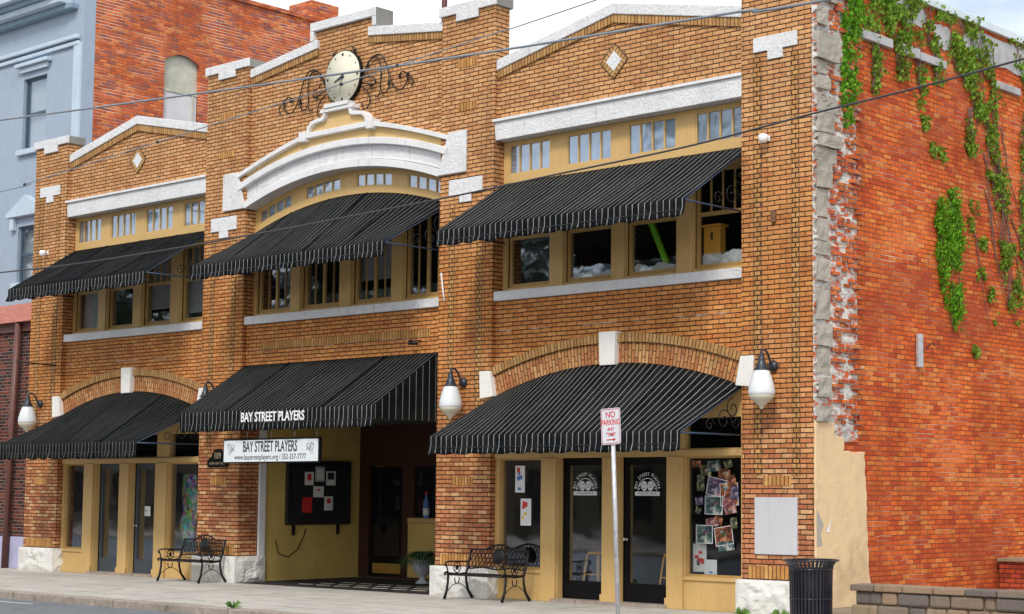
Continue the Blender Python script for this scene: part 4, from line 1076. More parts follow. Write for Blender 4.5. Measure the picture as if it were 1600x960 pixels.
flyer(-5.97, 1.20, .24, .44, YP, 'white flyer with red and yellow blocks, lower one behind the right bench', [m_paper, m_redp, m_yelp, m_skytone], 8, group='flyers in the left pane of the right shopfront')
o = flyer(-16.77, 1.22, .20, .20, .262, 'small white notice taped to the right grey door', [m_paper, m_greyink, m_bluep], 4, n=3)
def photo_mat(name, a, b, c):
    g = G(name); v = g.noise(g.co.outputs['Object'], 9, 4, .6, 1.0); return g.fin(g.ramp(v, [(.35, a), (.5, b), (.62, c)]), .35)
ph = [photo_mat('photo_warm', (.03,.012,.01), (.22,.06,.03), (.5,.26,.14)), photo_mat('photo_teal', (.015,.03,.03), (.05,.11,.11), (.42,.44,.38)), photo_mat('photo_pink', (.05,.02,.03), (.25,.08,.09), (.5,.35,.33)),
      photo_mat('photo_green', (.02,.025,.015), (.08,.09,.04), (.5,.46,.3)), photo_mat('photo_blue', (.02,.02,.05), (.10,.09,.16), (.45,.40,.44))]
cw = ['warm red', 'dark teal', 'pink', 'olive green', 'blue and pink']
lay = [(-2.20,2.02,.20,.15,.1,3),(-2.05,2.06,.24,.16,-.1,1),(-1.86,1.98,.22,.14,.15,0),(-1.72,2.10,.14,.12,-.3,3),(-2.26,1.78,.14,.24,0,3),(-2.08,1.74,.34,.26,.2,4),(-1.80,1.56,.32,.32,-.05,0),(-2.10,1.44,.32,.26,.03,1),
       (-2.28,1.56,.14,.12,-.1,4),(-1.72,1.42,.22,.24,-.2,2),(-2.30,1.46,.10,.10,.4,3),(-2.06,1.22,.22,.14,-.2,2),(-1.98,1.06,.02,.02,0,0),(-2.26,1.00,.30,.26,.0,1),(-1.88,.96,.32,.26,-.15,0),(-1.84,.88,.30,.14,-.1,1),(-1.66,1.84,.16,.16,-.2,0)]
posn = {0:'near the top left corner',1:'top centre',2:'below the top centre',3:'yellow, top right corner',4:'narrow upright, upper left edge',5:'large tilted, upper middle',6:'large with white frame, right of centre',7:'white framed, in the middle of the collage',
        8:'small, middle left edge',9:'tilted, right edge below the largest',10:'tiny, left edge under a narrow print',11:'bright, just below the middle',13:'white framed, lowest on the left',14:'white framed, lowest on the right',15:'wavy, bottom right tip',16:'small, upper right edge'}
lay += [(-2.34,2.14,.16,.10,.05,0),(-1.62,1.68,.14,.18,.15,4),(-1.92,1.30,.14,.12,.25,0),(-1.60,1.22,.12,.16,-.1,3)]
posn.update({17:'tiny, topmost on the left',18:'slim upright, far right edge',19:'tilted, touching the bright one',20:'small, lower right edge'})
for i, (x_, z_, w_, h_, rt_, mi) in enumerate(lay):
    if i == 12: continue
    flyer(x_, z_, w_, h_, YP-.001*i, '%s show photo %s of window collage' % (cw[mi], posn[i]), [ph[mi], ph[(mi+1) % 5], ph[(mi+3) % 5]], i+20, cat='photo', group='show photos in the right shop window', rot=rt_, name='photo_print', border=m_decal if i in (5,6,7,13,14) else None, n=2)
flyer(-2.42, .56, .26, .42, .30, 'white bag printed with a dark red emblem, bottom left of collage window', [m_lace, m_redp, m_blackink], 41, name='paper_bag', cat='bag', n=5)
flyer(-2.18, .53, .24, .22, .27, 'small white card with a blue dot standing on the window sill', [m_paper, m_bluep], 42, name='card', cat='card', n=1)
tm = G('costume_collage_cloth'); v = tm.n.new('ShaderNodeTexVoronoi'); v.inputs['Scale'].default_value = 13; tm.l(tm.co.outputs['Object'], v.inputs['Vector'])
hsv = tm.n.new('ShaderNodeHueSaturation'); hsv.inputs['Saturation'].default_value = 1.15; hsv.inputs['Value'].default_value = .5; tm.l(v.outputs['Color'], hsv.inputs['Color']); tm.fin(hsv.outputs[0], .7)
r_ = random.Random(2); pts = [(r_.uniform(.0,.12), z/10*1.35+.0) for z in range(11)]+[(r_.uniform(.45,.66), 1.35-z/10*1.35) for z in range(11)]
o = tag(MB().prism(pts[::-1], -.01, .01).build('costume_display', tm.m), 'ragged multicoloured costume display in right pane of the left shopfront', 'display'); o.location = (-15.55, .27, .72)

# bar stools seen through the glass
def stool(x, y, label):
    o = empty('bar_stool', (x, y, .06), label, 'stool', 'pine bar stools behind the black doors')
    MB().lathe([(.0,.70),(.165,.70),(.175,.715),(.175,.73),(.16,.74),(.0,.742)], 20, cap=False).build('seat', m_stoolw, o)
    c_ = [(.12,.12),(-.12,.12),(-.12,-.12),(.12,-.12)]
    for a, b in c_: MB().tube([(a, b, .70), (a*1.6, b*1.6, 0)], [.017, .015], 8).build('leg', m_stoolw, o)
    for z in (.25, .38):
        k = 1+.6*(1-z/.7); mb = MB()
        for i in range(4): p, q = c_[i], c_[(i+1) % 4]; mb.tube([(p[0]*k, p[1]*k, z), (q[0]*k, q[1]*k, z)], .011, 6)
        mb.build('rung', m_stoolw, o)
stool(-4.55, .52, 'pine bar stool behind the glass of the left black door')
stool(-2.98, .55, 'pine bar stool behind the glass of right black door, mostly hidden')

# things on the upper right window sills
mb = MB()
def lace(x0, x1, label, h=.10):
    pts = [(x0, 0), (x1, 0)]; n = 28
    top = [(x1-(x1-x0)*i/n, h+.022*abs(sin(i*pi/4))+.03*sin(i*.45+x0)) for i in range(n+1)]
    o = tag(MB().prism(pts+top, -.01, .01).build('lace_cloth', m_lace), label, 'cloth', 'lace cloths along the upper right windows'); o.location = (0, .42, 5.22)
lace(-5.04, -4.10, 'bunched white lace cloth in the second upper right window'); lace(-3.70, -2.75, 'white lace cloth below a green item, third upper right window'); lace(-2.33, -1.42, 'tall white lace cloth below the wooden birdhouse', .18)
bh = empty('birdhouse', (-2.14, .40, 5.40), 'small orange wooden birdhouse in the rightmost upper window', 'birdhouse')
MB().box(-.16, .16, 0, .14, .002, .42).build('body', m_stoolw, bh, bevel=.006); MB().box(-.19, .19, -.03, .17, .422, .455).build('roof', m_stoolw, bh)
MB().box(-.02, .02, -.004, -.001, .22, .34).build('hole', m_blackink, bh)
o = tag(MB().box(-.05, .05, 0, .06, 0, .85, Matrix.Rotation(-.45, 4, 'Y')).build('foam_noodle', plain('lime_green', (.30,.85,.04), .5), bevel=.01), 'lime green foam strip leaning in third upper right window', 'foam strip'); o.location = (-3.15, .55, 5.30)
o.rotation_euler = (0, 0, 0)
# ------------------------------------------------------------------ benches
def bench(x, y, label):
    o = empty('park_bench', (x, y, 0), label, 'bench', 'black iron benches on the sidewalk')
    HL = .66
    # backrest: curved-top lattice
    def bk(u, z): # local: u along length, z height above seat -> reclined back
        return (u, .20+.22*(z-.42)+.02, z)
    def top(u): return .80+.085*max(0, cos(min(1, abs(u)/.34)*pi/2))**1.0*1.0
    mb = MB()
    n = 40; tp = [(-HL+2*HL*i/n) for i in range(n+1)]
    mb.tube([bk(u, top(u)) for u in tp], .015, 6)
    mb.tube([bk(u, .50-.012*cos(u/HL*pi*2)) for u in tp], .012, 6)
    sp = .088; H0 = .50
    k = -HL-.5
    while k < HL+.5:
        for d_ in (1, -1):
            pts = []
            for t in range(0, 19):
                z = H0+t*.022; u = k+d_*(z-H0)*.62
                if -HL <= u <= HL and z <= top(u): pts.append(bk(u, z))
            if len(pts) > 1: mb.tube(pts, .0075, 4)
        k += sp
    b = mb.build('backrest', m_iron, o)
    M_ = Matrix.Translation(bk(0, .70)) @ Matrix.Rotation(pi/2-.22, 4, 'X')
    MB().lathe([(.0, -.01), (.125, -.01), (.135, 0), (.125, .012), (.0, .016)], 28, M_, cap=False).build('medallion', m_iron, b)
    mb = MB()
    for i in range(9): yy = -.22+i*.052; mb.box(-HL, HL, yy, yy+.030, .402-.012*sin(pi*i/8), .416-.012*sin(pi*i/8))
    mb.tube([(-HL, -.24, .405), (HL, -.24, .405)], .016, 6)
    mb.build('seat', m_iron, o)
    for s in (-1, 1):
        X = s*HL
        MB().tube([(X, -.22, .41), (X, -.225, .28), (X, -.25, .14), (X, -.30, .01)], [.020,.020,.022,.026], 8).build('leg', m_iron, o)
        MB().tube([(X, .18, .41), (X, .19, .28), (X, .23, .14), (X, .33, .01)], [.020,.020,.022,.026], 8).build('leg', m_iron, o)
        mb = MB()
        mb.tube([(X, -.28, .40), (X, -.30, .43), (X, -.26, .445), (X, -.22, .42), (X, 0, .395), (X, .18, .41), (X, .22, .50), (X, .26, .65), (X, .30, .80)], [.022,.02,.018,.022,.022,.022,.024,.022,.018], 8)
        mb.build('side_rail', m_iron, o)
        arm = MB()
        arm.tube([(X, .25, .60), (X, .12, .605), (X, -.06, .61), (X, -.20, .615), (X, -.28, .60), (X, -.30, .56), (X, -.26, .54)], .014, 6)
        arm.tube([(X, -.22, .42), (X, -.24, .50), (X, -.28, .58)], .012, 6)
        a_ = arm.build('armrest', m_iron, o)
        mb = MB(); cy, cz = -.02, .51
        mb.tube([(X, cy+.075*cos(2*pi*i/20), cz+.085*sin(2*pi*i/20)) for i in range(20)], .009, 5, closed=True)
        st_ = []
        for i in range(10): r = .062 if i % 2 == 0 else .025; a = pi/2+i*pi/5; st_.append((r*cos(a), r*sin(a)))
        b0 = [(X-.006, cy+a, cz+b_) for a, b_ in st_]; b1 = [(X+.006, cy+a, cz+b_) for a, b_ in st_]
        mb.add(b0+b1, [tuple(range(10)), tuple(range(19, 9, -1))]+[((i+1) % 10, i, i+10, (i+1) % 10+10) for i in range(10)])
        mb.build('star', m_iron, a_)
        mb = MB()
        mb.tube([(X, -.255+.50*i/12, .12+.135*sin(pi*i/12)) for i in range(13)], .007, 5)
        mb.tube([(X, -.02+.05*cos(t), .325+.075*sin(t)) for t in [pi*.1+i*(-1.2*pi)/14 for i in range(15)]], .010, 5)
        mb.build('stretcher', m_iron, o)
    return o
bench(-14.16, -.42, 'black iron lattice bench in front of the left pier, near the address plaque')
bench(-6.10, -.45, 'black iron lattice bench in front of shop window with two flyers')

# ------------------------------------------------------------------ potted fern
ur = empty('potted_fern', (-10.50, 2.2, .0), 'white stone urn with a dark green fern inside the entrance', 'plant')
u_ = MB().lathe([(.13,0),(.135,.03),(.10,.05),(.055,.09),(.05,.13),(.08,.16),(.15,.22),(.19,.32),(.20,.40),(.235,.43),(.235,.455),(.19,.455),(.17,.40)], 28).build('urn', m_urn, ur)
mb = MB(); r_ = random.Random(9)
for k in range(150):
    a = r_.uniform(0, 2*pi); L = r_.uniform(.30, .58); up_ = r_.uniform(.35, .85); n = 7; prev = None
    c0 = Vector((cos(a)*.05, sin(a)*.05, .44)); wd = r_.uniform(.02, .035); sd_ = Vector((-sin(a), cos(a), 0))
    for i in range(n+1):
        t = i/n; p = c0+Vector((cos(a), sin(a), 0))*L*t+Vector((0, 0, up_*t-.75*up_*t*t*1.6)); ww = wd*(1-t)*(.5 if i % 2 else 1)+.002
        q = (p-sd_*ww, p+sd_*ww)
        if prev: mb.add([prev[0], prev[1], q[1], q[0]], [(0,1,2,3)])
        prev = q
mb.build('fern', m_leafy, ur)
# gnome of blue bottle in the rear window
o = empty('bottle', (-11.2, YB-.012, 1.22), 'blue and white bottle standing in the dark window by the fern', 'bottle')
MB().lathe([(.06,0),(.065,.02),(.065,.30),(.03,.38),(.025,.46)], 14, Matrix.Translation((0,-.07,.002))).build('body', m_bluep, o)
MB().lathe([(.067,.06),(.067,.2)], 14, Matrix.Translation((0,-.07,0))).build('label_band', m_paper, o); MB().lathe([(.028,.461),(.028,.52),(.0,.53)], 12, Matrix.Translation((0,-.07,0))).build('cap', m_redp, o)

# ------------------------------------------------------------------ sign post
sp = empty('no_parking_sign', (-.80, -3.28, 0), 'white and red NO PARKING ANY TIME sign on a leaning grey post', 'sign')
sp.rotation_euler = (0, rad(-2.6), 0)
MB().tube([(0,0,0),(0,0,2.85)], .030, 10).build('post', m_galv, sp)
ang = .45
Mz = Matrix.Translation((0, -.036, 2.62)) @ Matrix.Rotation(ang*0, 4, 'Z')
def rrect(w_, h_, r, n=5):
    p = []
    for cx_, cz_, a0 in ((w_/2-r, -h_/2+r, -pi/2), (w_/2-r, h_/2-r, 0), (-w_/2+r, h_/2-r, pi/2), (-w_/2+r, -h_/2+r, pi)):
        for i in range(n+1): a = a0+pi/2*i/n; p.append((cx_+r*cos(a), cz_+r*sin(a)))
    return p
W_, H_ = .335, .475
pn = MB().prism(rrect(W_, H_, .035), -.002, .002, Mz).build('panel', plain('white_sign_sheet', (.68,.71,.76), .4, 0, .05), sp)
mb = MB(); A = rrect(W_-.02, H_-.02, .028); Bq = rrect(W_-.036, H_-.036, .022); b = len(A)
vs = [(x_, -.004, z_) for x_, z_ in A]+[(x_, -.004, z_) for x_, z_ in Bq]; mb.add(vs, [(i, (i+1) % b, (i+1) % b+b, i+b) for i in range(b)], Mz)
for s_t, z_, sz, sx_ in (("NO", .150, .115, .95), ("PARKING", .050, .105, .76), ("ANY", -.038, .062, .95), ('"TIME"', -.110, .066, .9)):
    vs, fs = text_geo(s_t, sz, sx_, ext=.001, bold=.001); mb.add(vs, fs, Mz @ Matrix.Translation((0, -.004, z_)) @ FRONT)
mb.box(-.075, .05, -.005, -.003, -.182, -.168, Mz); mb.prism([(.04,-.195),(.085,-.175),(.04,-.155)], -.005, -.003, Mz)
mb.build('lettering', m_redp, pn)
mb = MB()
for z_ in (-.17+.0, .19): mb.lathe([(.008, 0), (.008, .006)], 8, Mz @ Matrix.Translation((0, -.002, z_)) @ Matrix.Rotation(pi/2, 4, 'X'))
mb.build('bolt', m_galv, pn)

# ------------------------------------------------------------------ litter bin
bn = empty('litter_bin', (1.30, -1.95, 0), 'black slatted metal litter bin with a flared rim at corner of building', 'litter bin')
mb = MB(); n = 36
for k in range(n):
    a = 2*pi*k/n; M_ = Matrix.Rotation(a, 4, 'Z')
    pr_ = [(.262, .05), (.268, .3), (.272, .6), (.276, .78), (.29, .84), (.325, .885), (.352, .895)]
    for i in range(len(pr_)-1):
        (r0, z0), (r1, z1) = pr_[i], pr_[i+1]; w0 = .0155; w1 = .0155
        mb.add([(r0-.004, -w0, z0), (r0-.004, w0, z0), (r1-.004, w1, z1), (r1-.004, -w1, z1), (r0+.004, -w0, z0), (r0+.004, w0, z0), (r1+.004, w1, z1), (r1+.004, -w1, z1)], [(0,1,2,3),(7,6,5,4),(0,4,5,1),(1,5,6,2),(2,6,7,3),(3,7,4,0)], M_)
mb.build('slat', m_binm, bn)
for r, z, t in ((.272, .06, .012), (.275, .42, .008), (.281, .79, .010), (.355, .900, .012)): MB().tube([(r*cos(2*pi*i/40), r*sin(2*pi*i/40), z) for i in range(40)], t, 6, closed=True).build('ring', m_binm, bn)
MB().lathe([(.0,.03),(.235,.03),(.245,.80),(.225,.80),(.22,.06),(.0,.05)], 32, cap=False).build('liner', m_blackp, bn)

# ------------------------------------------------------------------ landscape block wall and planter
m_blocks = []
for i, c in enumerate([(.21,.165,.13), (.29,.20,.135), (.155,.13,.115), (.30,.22,.15), (.23,.165,.12)]): m_blocks.append(stucco('tumbled_block_%s' % 'abcde'[i], c, .012, 10, .4))
lw = empty('block_wall', (1.66, -1.5, 0), 'low wall of tumbled grey-brown concrete blocks at the corner of lot', 'wall')
r_ = random.Random(12)
MB().box(.0, 5.2, .05, .24, 0, .52).build('core', m_soil, lw)
z = 0.; row = 0
for h in (.17, .17, .17):
    x = -.06*(row % 2); 
    while x < 5.2:
        L = r_.choice((.16, .24, .30, .40, .46)); mb = MB()
        mb.box(x+.007, x+L-.007, r_.uniform(-.014,.014), .26, z+.006, z+h-.006)
        mb.build('block', r_.choice(m_blocks), lw, bevel=.034, seg=4); x += L
    z += h; row += 1
x = -.05
while x < 5.2:
    L = r_.uniform(.34, .48); mb = MB(); mb.box(x+.007, x+L-.007, -.035+r_.uniform(-.006,.006), .30, z+.002, z+.085+r_.uniform(-.004,.004)); mb.build('capstone', r_.choice(m_blocks[:3]), lw, bevel=.014, seg=2); x += L
struct('garden_soil', MB().box(1.45, 7.2, -1.28, 9, .0, .16), m_soil)
pl = empty('brick_planter', (.55, 5.26, .0), 'low dark red brick planter with stone cap against the red wall', 'planter')
MB().box(-.50, 1.6, .0, 1.5, .0, .64).build('planter_wall', m_planter, pl)
MB().box(-.52, 1.65, -.04, 1.55, .642, .70).build('capstone', m_blocks[3], pl, bevel=.01)
mb = MB()
for k in range(500):
    x_, y_ = U(-.3,1.4), U(.1,1.3); z_ = .43+U(0,.10); a = U(0,6.28); s = .03
    mb.add([(x_+cos(a)*s, y_+sin(a)*s, z_), (x_-sin(a)*s, y_+cos(a)*s, z_+U(-.02,.03)), (x_-cos(a)*s, y_-sin(a)*s, z_), (x_+sin(a)*s, y_-cos(a)*s, z_)], [(0,1,2,3)])

rr = random.Random(77)
for wi, (wx, wy, lb) in enumerate(((-7.6, -4.30, 'small green weed sprouting from the kerb joint'), (-1.15, -.16, 'low green weed at the foot of the rightmost white foundation block'), (-.45, -.20, 'tiny weed between foundation block and litter bin'))):
    mb = MB()
    for k in range(26):
        a = rr.uniform(0, 2*pi); L = rr.uniform(.05, .16); h_ = rr.uniform(.03, .12); w_ = .010
        mb.add([(-sin(a)*w_, cos(a)*w_, 0), (sin(a)*w_, -cos(a)*w_, 0), (cos(a)*L*.6, sin(a)*L*.6, h_), (cos(a)*L, sin(a)*L, h_*.6)], [(0,1,3,2)])
    o = tag(mb.build('weed', plain('weed_leaf_%s' % 'abc'[wi], (.12,.24,.04), .6, 0, .4, 20)), lb, 'weed'); o.location = (wx, wy, 0)
# ------------------------------------------------------------------ ivy
g = G('creeper_leaf'); ob = g.co.outputs['Object']; n1 = g.noise(ob, 26, 2, .5); n2 = g.noise(ob, 1.2, 3, .5)
lc = g.ramp(n1, [(.30, (.06,.16,.015)), (.45, (.14,.32,.025)), (.58, (.28,.48,.04)), (.72, (.46,.50,.07))]); lc = g.mix(g.ramp(n2, [(.42, 0.), (.7, .5)]), lc, (.20,.17,.04))
g.fin(lc, .5, 0, .35); g.p.inputs['Subsurface Weight'].default_value = 0; m_leaf = g.m
g2 = G('bright_creeper_leaf'); n1 = g2.noise(g2.co.outputs['Object'], 30, 2, .5); g2.fin(g2.ramp(n1, [(.30, (.06,.20,.01)), (.5, (.13,.38,.015)), (.68, (.30,.55,.03))]), .5, 0, .35); m_leaf2 = g2.m
m_stem = plain('dry_vine_stem', (.16,.10,.085), .9, 0, .4, 20)
def inpoly(p, poly):
    c = False; n = len(poly)
    for i in range(n):
        (x1_, y1_), (x2_, y2_) = poly[i], poly[(i+1) % n]
        if (y1_ > p[1]) != (y2_ > p[1]) and p[0] < (x2_-x1_)*(p[1]-y1_)/(y2_-y1_)+x1_: c = not c
    return c
def leaf(mb, y, z, x, s, rr):
    # small folded leaf facing out of the wall and drooping
    yaw_, dr, rl = rr.uniform(-.9,.9), rr.uniform(.2,1.1), rr.uniform(-.9,.9)
    M_ = Matrix.Translation((x, y, z)) @ Matrix.Rotation(yaw_, 4, 'Z') @ Matrix.Rotation(dr, 4, 'Y') @ Matrix.Rotation(rl, 4, 'X')
    mb.add([(0,0,0), (s*.12, s*.42, -s*.35), (0, 0, -s), (s*.12, -s*.42, -s*.35)], [(0,3,2), (0,2,1)], M_)
def ivy(label, polys, dens, mat, seed, thick=.16, size=(.05,.09), name='climbing_vine', stems=6, gap=-.18):
    rr = random.Random(seed); mb = MB(); st_ = MB()
    y0 = polys[0][0][0]; zmin = min(p[1] for q in polys for p in q)
    o = empty(name, (0, y0, zmin), label, 'vine', 'creepers on the red brick wall')
    for poly in polys:
        ys = [p[0] for p in poly]; zs = [p[1] for p in poly]; A = (max(ys)-min(ys))*(max(zs)-min(zs)); cl = [(rr.uniform(min(ys), max(ys)), rr.uniform(min(zs), max(zs))) for _ in range(int(A*7)+2)]
        for k in range(int(A*dens)):
            y, z = rr.uniform(min(ys), max(ys)), rr.uniform(min(zs), max(zs))
            nv = mnoise.noise(Vector((y*2.3, z*2.0, seed)))+.55*mnoise.noise(Vector((y*6.5, z*4.5, seed+5)))
            e = mnoise.noise(Vector((y*5, z*3, seed+9)))*.14
            if not inpoly((y+e, z+e*.7), poly) or nv < gap+rr.uniform(-.15,.15): continue
            x = .015+abs(rr.gauss(0, .5))*thick*(.4+max(0, nv)); leaf(mb, y-y0, z-zmin, min(x, thick*1.6), rr.uniform(*size), rr)
        for k in range(stems):
            y = rr.uniform(min(ys)+.1, max(ys)-.1); z = max(zs); pts = []
            while z > min(zs):
                if inpoly((y, z), poly): pts.append((.015+rr.uniform(0,.03), y-y0, z-zmin))
                y += rr.uniform(-.05,.05); z -= .12
            if len(pts) > 2: st_.tube(pts, .007, 4)
    mb.build('leaf', mat, o)['kind'] = 'stuff'
    if st_.v: st_.build('stem', m_stem, o)
    return o
def strand(pts, w_):  # polygon around a polyline
    L = [(y-w_*(1-.55*i/len(pts)), z) for i, (y, z) in enumerate(pts)]; Rr = [(y+w_*(1-.55*i/len(pts)), z) for i, (y, z) in enumerate(pts)]
    return L+Rr[::-1]
ivy('dense bright green creeper column beside the limestone quoins', [[(.82,9.62),(1.26,9.62),(1.30,9.1),(1.16,8.5),(1.10,7.9),(1.0,7.25),(.84,7.15),(.70,7.5),(.74,8.3),(.84,9.1)]], 3000, m_leaf2, 1, .16, (.035,.085), gap=-.5)
ivy('leafy creeper hanging from the ledge near the top of red wall', [[(1.3,9.62),(3.3,9.62),(4.2,9.6),(4.45,9.3),(4.3,8.55),(3.8,8.7),(3.0,8.95),(2.2,8.75),(1.7,8.7),(1.3,8.9)], strand([(1.75,8.9),(1.72,8.4),(1.66,7.8)], .16), strand([(2.35,8.95),(2.45,8.5),(2.45,8.15)], .22), strand([(2.95,8.9),(3.0,8.4),(3.05,7.95)], .16), strand([(3.4,8.9),(3.5,8.5),(3.5,8.3)], .12)], 1500, m_leaf, 2, .2, (.035,.10), gap=.02, stems=12)
ivy('long creeper trailing down the middle of the red wall', [[(3.9,9.62),(5.0,9.6),(5.35,9.3),(5.35,8.3),(5.5,7.6),(5.55,7.0),(5.15,7.0),(4.9,7.6),(4.5,8.1),(3.95,8.7)], strand([(5.3,7.3),(5.5,6.8),(5.6,6.3),(5.65,5.8),(5.75,5.3),(5.9,4.8)], .26), strand([(4.55,8.2),(4.5,7.6),(4.55,7.3)], .12)], 1500, m_leaf, 3, .2, (.035,.10), gap=-.02, stems=12)
ivy('isolated narrow dark green creeper clump on the bare red wall', [[(3.42,6.40),(3.62,6.50),(3.72,6.1),(3.76,5.4),(3.72,4.7),(3.62,4.6),(3.56,5.2),(3.38,5.7)],[(3.76,6.62),(3.95,6.72),(4.15,6.35),(4.17,5.5),(4.13,4.8),(3.96,4.30),(3.84,4.4),(3.86,5.3),(3.74,5.9)]], 2600, m_leaf2, 4, .2, (.03,.085), stems=3, gap=-.34)
ivy('creeper at the far right edge of the red wall', [[(5.9,9.6),(7.3,9.6),(7.3,8.0),(6.6,8.2),(6.3,9.0),(5.95,9.2)], strand([(6.5,8.4),(6.4,7.2),(6.3,6.0),(6.2,5.2),(6.1,4.6)], .18)], 1000, m_leaf, 5, gap=.0)
ivy('sparse small creeper sprigs scattered over the red wall', [strand([(y, z), (y+.06, z-.25)], .14) for y, z in ((3.3,7.35),(3.62,7.30),(4.45,7.5),(4.5,6.3),(4.65,6.6),(4.85,5.5),(5.1,5.2),(2.9,8.05),(3.1,7.75),(5.9,6.0),(6.0,5.4),(4.9,6.0),(5.3,4.8),(4.6,4.2))], 1500, m_leaf, 6, .1, stems=0)
# bare old stems climbing on the right
mb = MB(); rr = random.Random(3)
for k in range(9):
    y = rr.uniform(4.5, 6.6); z = rr.uniform(6.0, 8.6); pts = []
    for i in range(16): pts.append((.012, y-5, z)); y += rr.uniform(-.02,.10); z -= .11
    mb.tube(pts, [.014*(1-i/20) for i in range(16)], 4)
o = mb.build('bare_vine_stems', m_stem); tag(o, 'leafless brown vine stems on the right part of the red wall', 'vine'); o.location = (0, 5, 0)
# yucca at the right edge
yc = empty('yucca', (.62, 6.75, .3), 'tall yucca with hanging strap leaves at right edge against wall', 'plant')
MB().tube([(0,0,0),(.02,.03,1.2),(0,.0,3.2),(.02,.02,4.3)], [.11,.09,.08,.07], 8).build('trunk', m_stem, yc)
mb = MB(); rr = random.Random(8)
for zc, n_ in ((4.4, 60), (2.9, 50)):
    for k in range(n_):
        a = rr.uniform(0, 2*pi); L = rr.uniform(.6, 1.0); el = rr.uniform(-.3, 1.1); prev = None; s_d = Vector((-sin(a), cos(a), 0))
        for i in range(7):
            t = i/6; p = Vector((0,0,zc))+Vector((cos(a), sin(a), 0))*L*t*cos(el)*.75+Vector((0,0, L*(sin(el)*t-1.0*t*t)))
            if p.x < -.55: p.x = -.55
            q = (p-s_d*.022*(1-t*.95), p+s_d*.022*(1-t*.95))
            if prev: mb.add([prev[0], prev[1], q[1], q[0]], [(0,1,2,3)])
            prev = q
mb.build('leaf', plain('yucca_leaf', (.10,.17,.04), .5, 0, .4, 6), yc)

# ------------------------------------------------------------------ overhead cables
def cable(pts, r, mat, label, knots=()):
    mb = MB(); o = empty('overhead_cable', pts[0], label, 'cable', None)
    p0 = Vector(pts[0]); out = []
    for i in range(len(pts)-1):
        q0, q1, q2, q3 = [Vector(pts[max(0, min(len(pts)-1, i+k))]) for k in (-1, 0, 1, 2)]
        for t in range(6):
            t /= 6; out.append(.5*((2*q1)+(-q0+q2)*t+(2*q0-5*q1+4*q2-q3)*t*t+(-q0+3*q1-3*q2+q3)*t**3)-p0)
    out.append(Vector(pts[-1])-p0)
    mb.tube(out, r, 6); c_ = mb.build('wire', mat, o)
    if knots:
        for k in knots: q = out[int(k*(len(out)-1))]; MB().lathe([(.0,-.03),(.03,-.01),(.03,.015),(.0,.03)], 8, Matrix.Translation(q), cap=False).build('clip', m_cableb, c_)
YC = -5.0
cable([(-24, YC, 8.9), (-13.59, YC, 8.14), (-4.46, YC, 7.55), (-1.14, YC, 7.36), (2.49, YC, 7.19), (3.64, YC, 7.11), (14, YC, 6.8)], .016, m_cable, 'thick pale grey cable crossing in front of the clock')
cable([(-24, YC, 6.75), (-13.5, YC, 6.87), (-12.69, YC, 6.91), (-11.3, YC, 7.0), (-6.38, YC, 7.29), (-4.93, YC, 7.37), (-1.61, YC, 7.60), (.32, YC, 7.73), (14, YC, 8.8)], .0085, m_cable, 'thin grey cable rising to the right across the upper gables', (.1,.26,.45,.66,.7))
cable([(-24, YC, 5.7), (-13.4, YC, 5.46), (-11.11, YC, 5.42), (-8.6, YC, 5.43), (-6.18, YC, 5.47), (-2.4, YC, 5.57), (-.4, YC, 5.65), (1.74, YC, 5.74), (3.47, YC, 5.88), (6.01, YC, 6.08), (14, YC, 6.9)], .012, m_cableb, 'sagging black cable crossing in front of the upper awnings')

# ------------------------------------------------------------------ rooftop pole
rp = empty('rooftop_pole', (-9.9, 2.0, 8.45), 'dark red pole standing on the roof behind the clock gable', 'pole')
MB().tube([(0,0,0),(0,0,4.5)], .055, 8).build('pole', plain('maroon_paint', (.10,.02,.025), .5), rp)

# ------------------------------------------------------------------ blue neighbour
BB = empty('blue_building', (-21, 1.1, 0), 'tall pale blue building with red brick side wall, left of the theatre', 'building')
def bxp(name, x0, x1, y0, y1, z0, z1, mat, parent=BB, bevel=0):
    o = MB().box(x0+21, x1+21, y0-1.1, y1-1.1, z0, z1).build(name, mat, parent, bevel=bevel); return o
YBB = 1.1
wins = [(-23.52, -22.50, 9.78, 11.50), (-26.4, -25.4, 9.78, 11.50)]
low = [(-23.55, -22.6, 6.60, 7.95), (-26.3, -25.35, 6.6, 7.95)]
mb = MB().holes(-11.0, 0, 5.7, 14.6, [(a+21, b+21, c, d) for a, b, c, d in wins+low], 0, .3); fw_ = mb.build('front_wall', m_bluewall, BB)
for (a, b, c, d) in wins+low:
    W = MB().holes(a+21+.001, b+21-.001, c+.001, d-.001, [(a+21.06, b+20.94, c+.06, (c+d)/2-.03), (a+21.06, b+20.94, (c+d)/2+.03, d-.06)], .08, .13).build('window', plain('dark_blue_sash', (.06,.10,.14), .5), BB)
    MB().box(a+21.05, b+20.95, .10, .104, c+.05, d-.05).build('pane', m_glass, W)
    MB().box(a+21, b+21, .2, .21, c, d).build('blind', m_blind, W)
    MB().box(a+21-.12, b+21+.12, -.10, .0, c-.13, c-.002).build('sill', m_bluetrim, W, bevel=.01)
for (a, b, c, d) in wins:
    mb = MB(); mb.box(a+21-.10, b+21+.10, -.08, 0, d+.14, d+.26); mb.box(a+21-.20, b+21+.20, -.16, 0, d+.27, d+.36); mb.build('window_hood', m_bluetrim, fw_, bevel=.015)
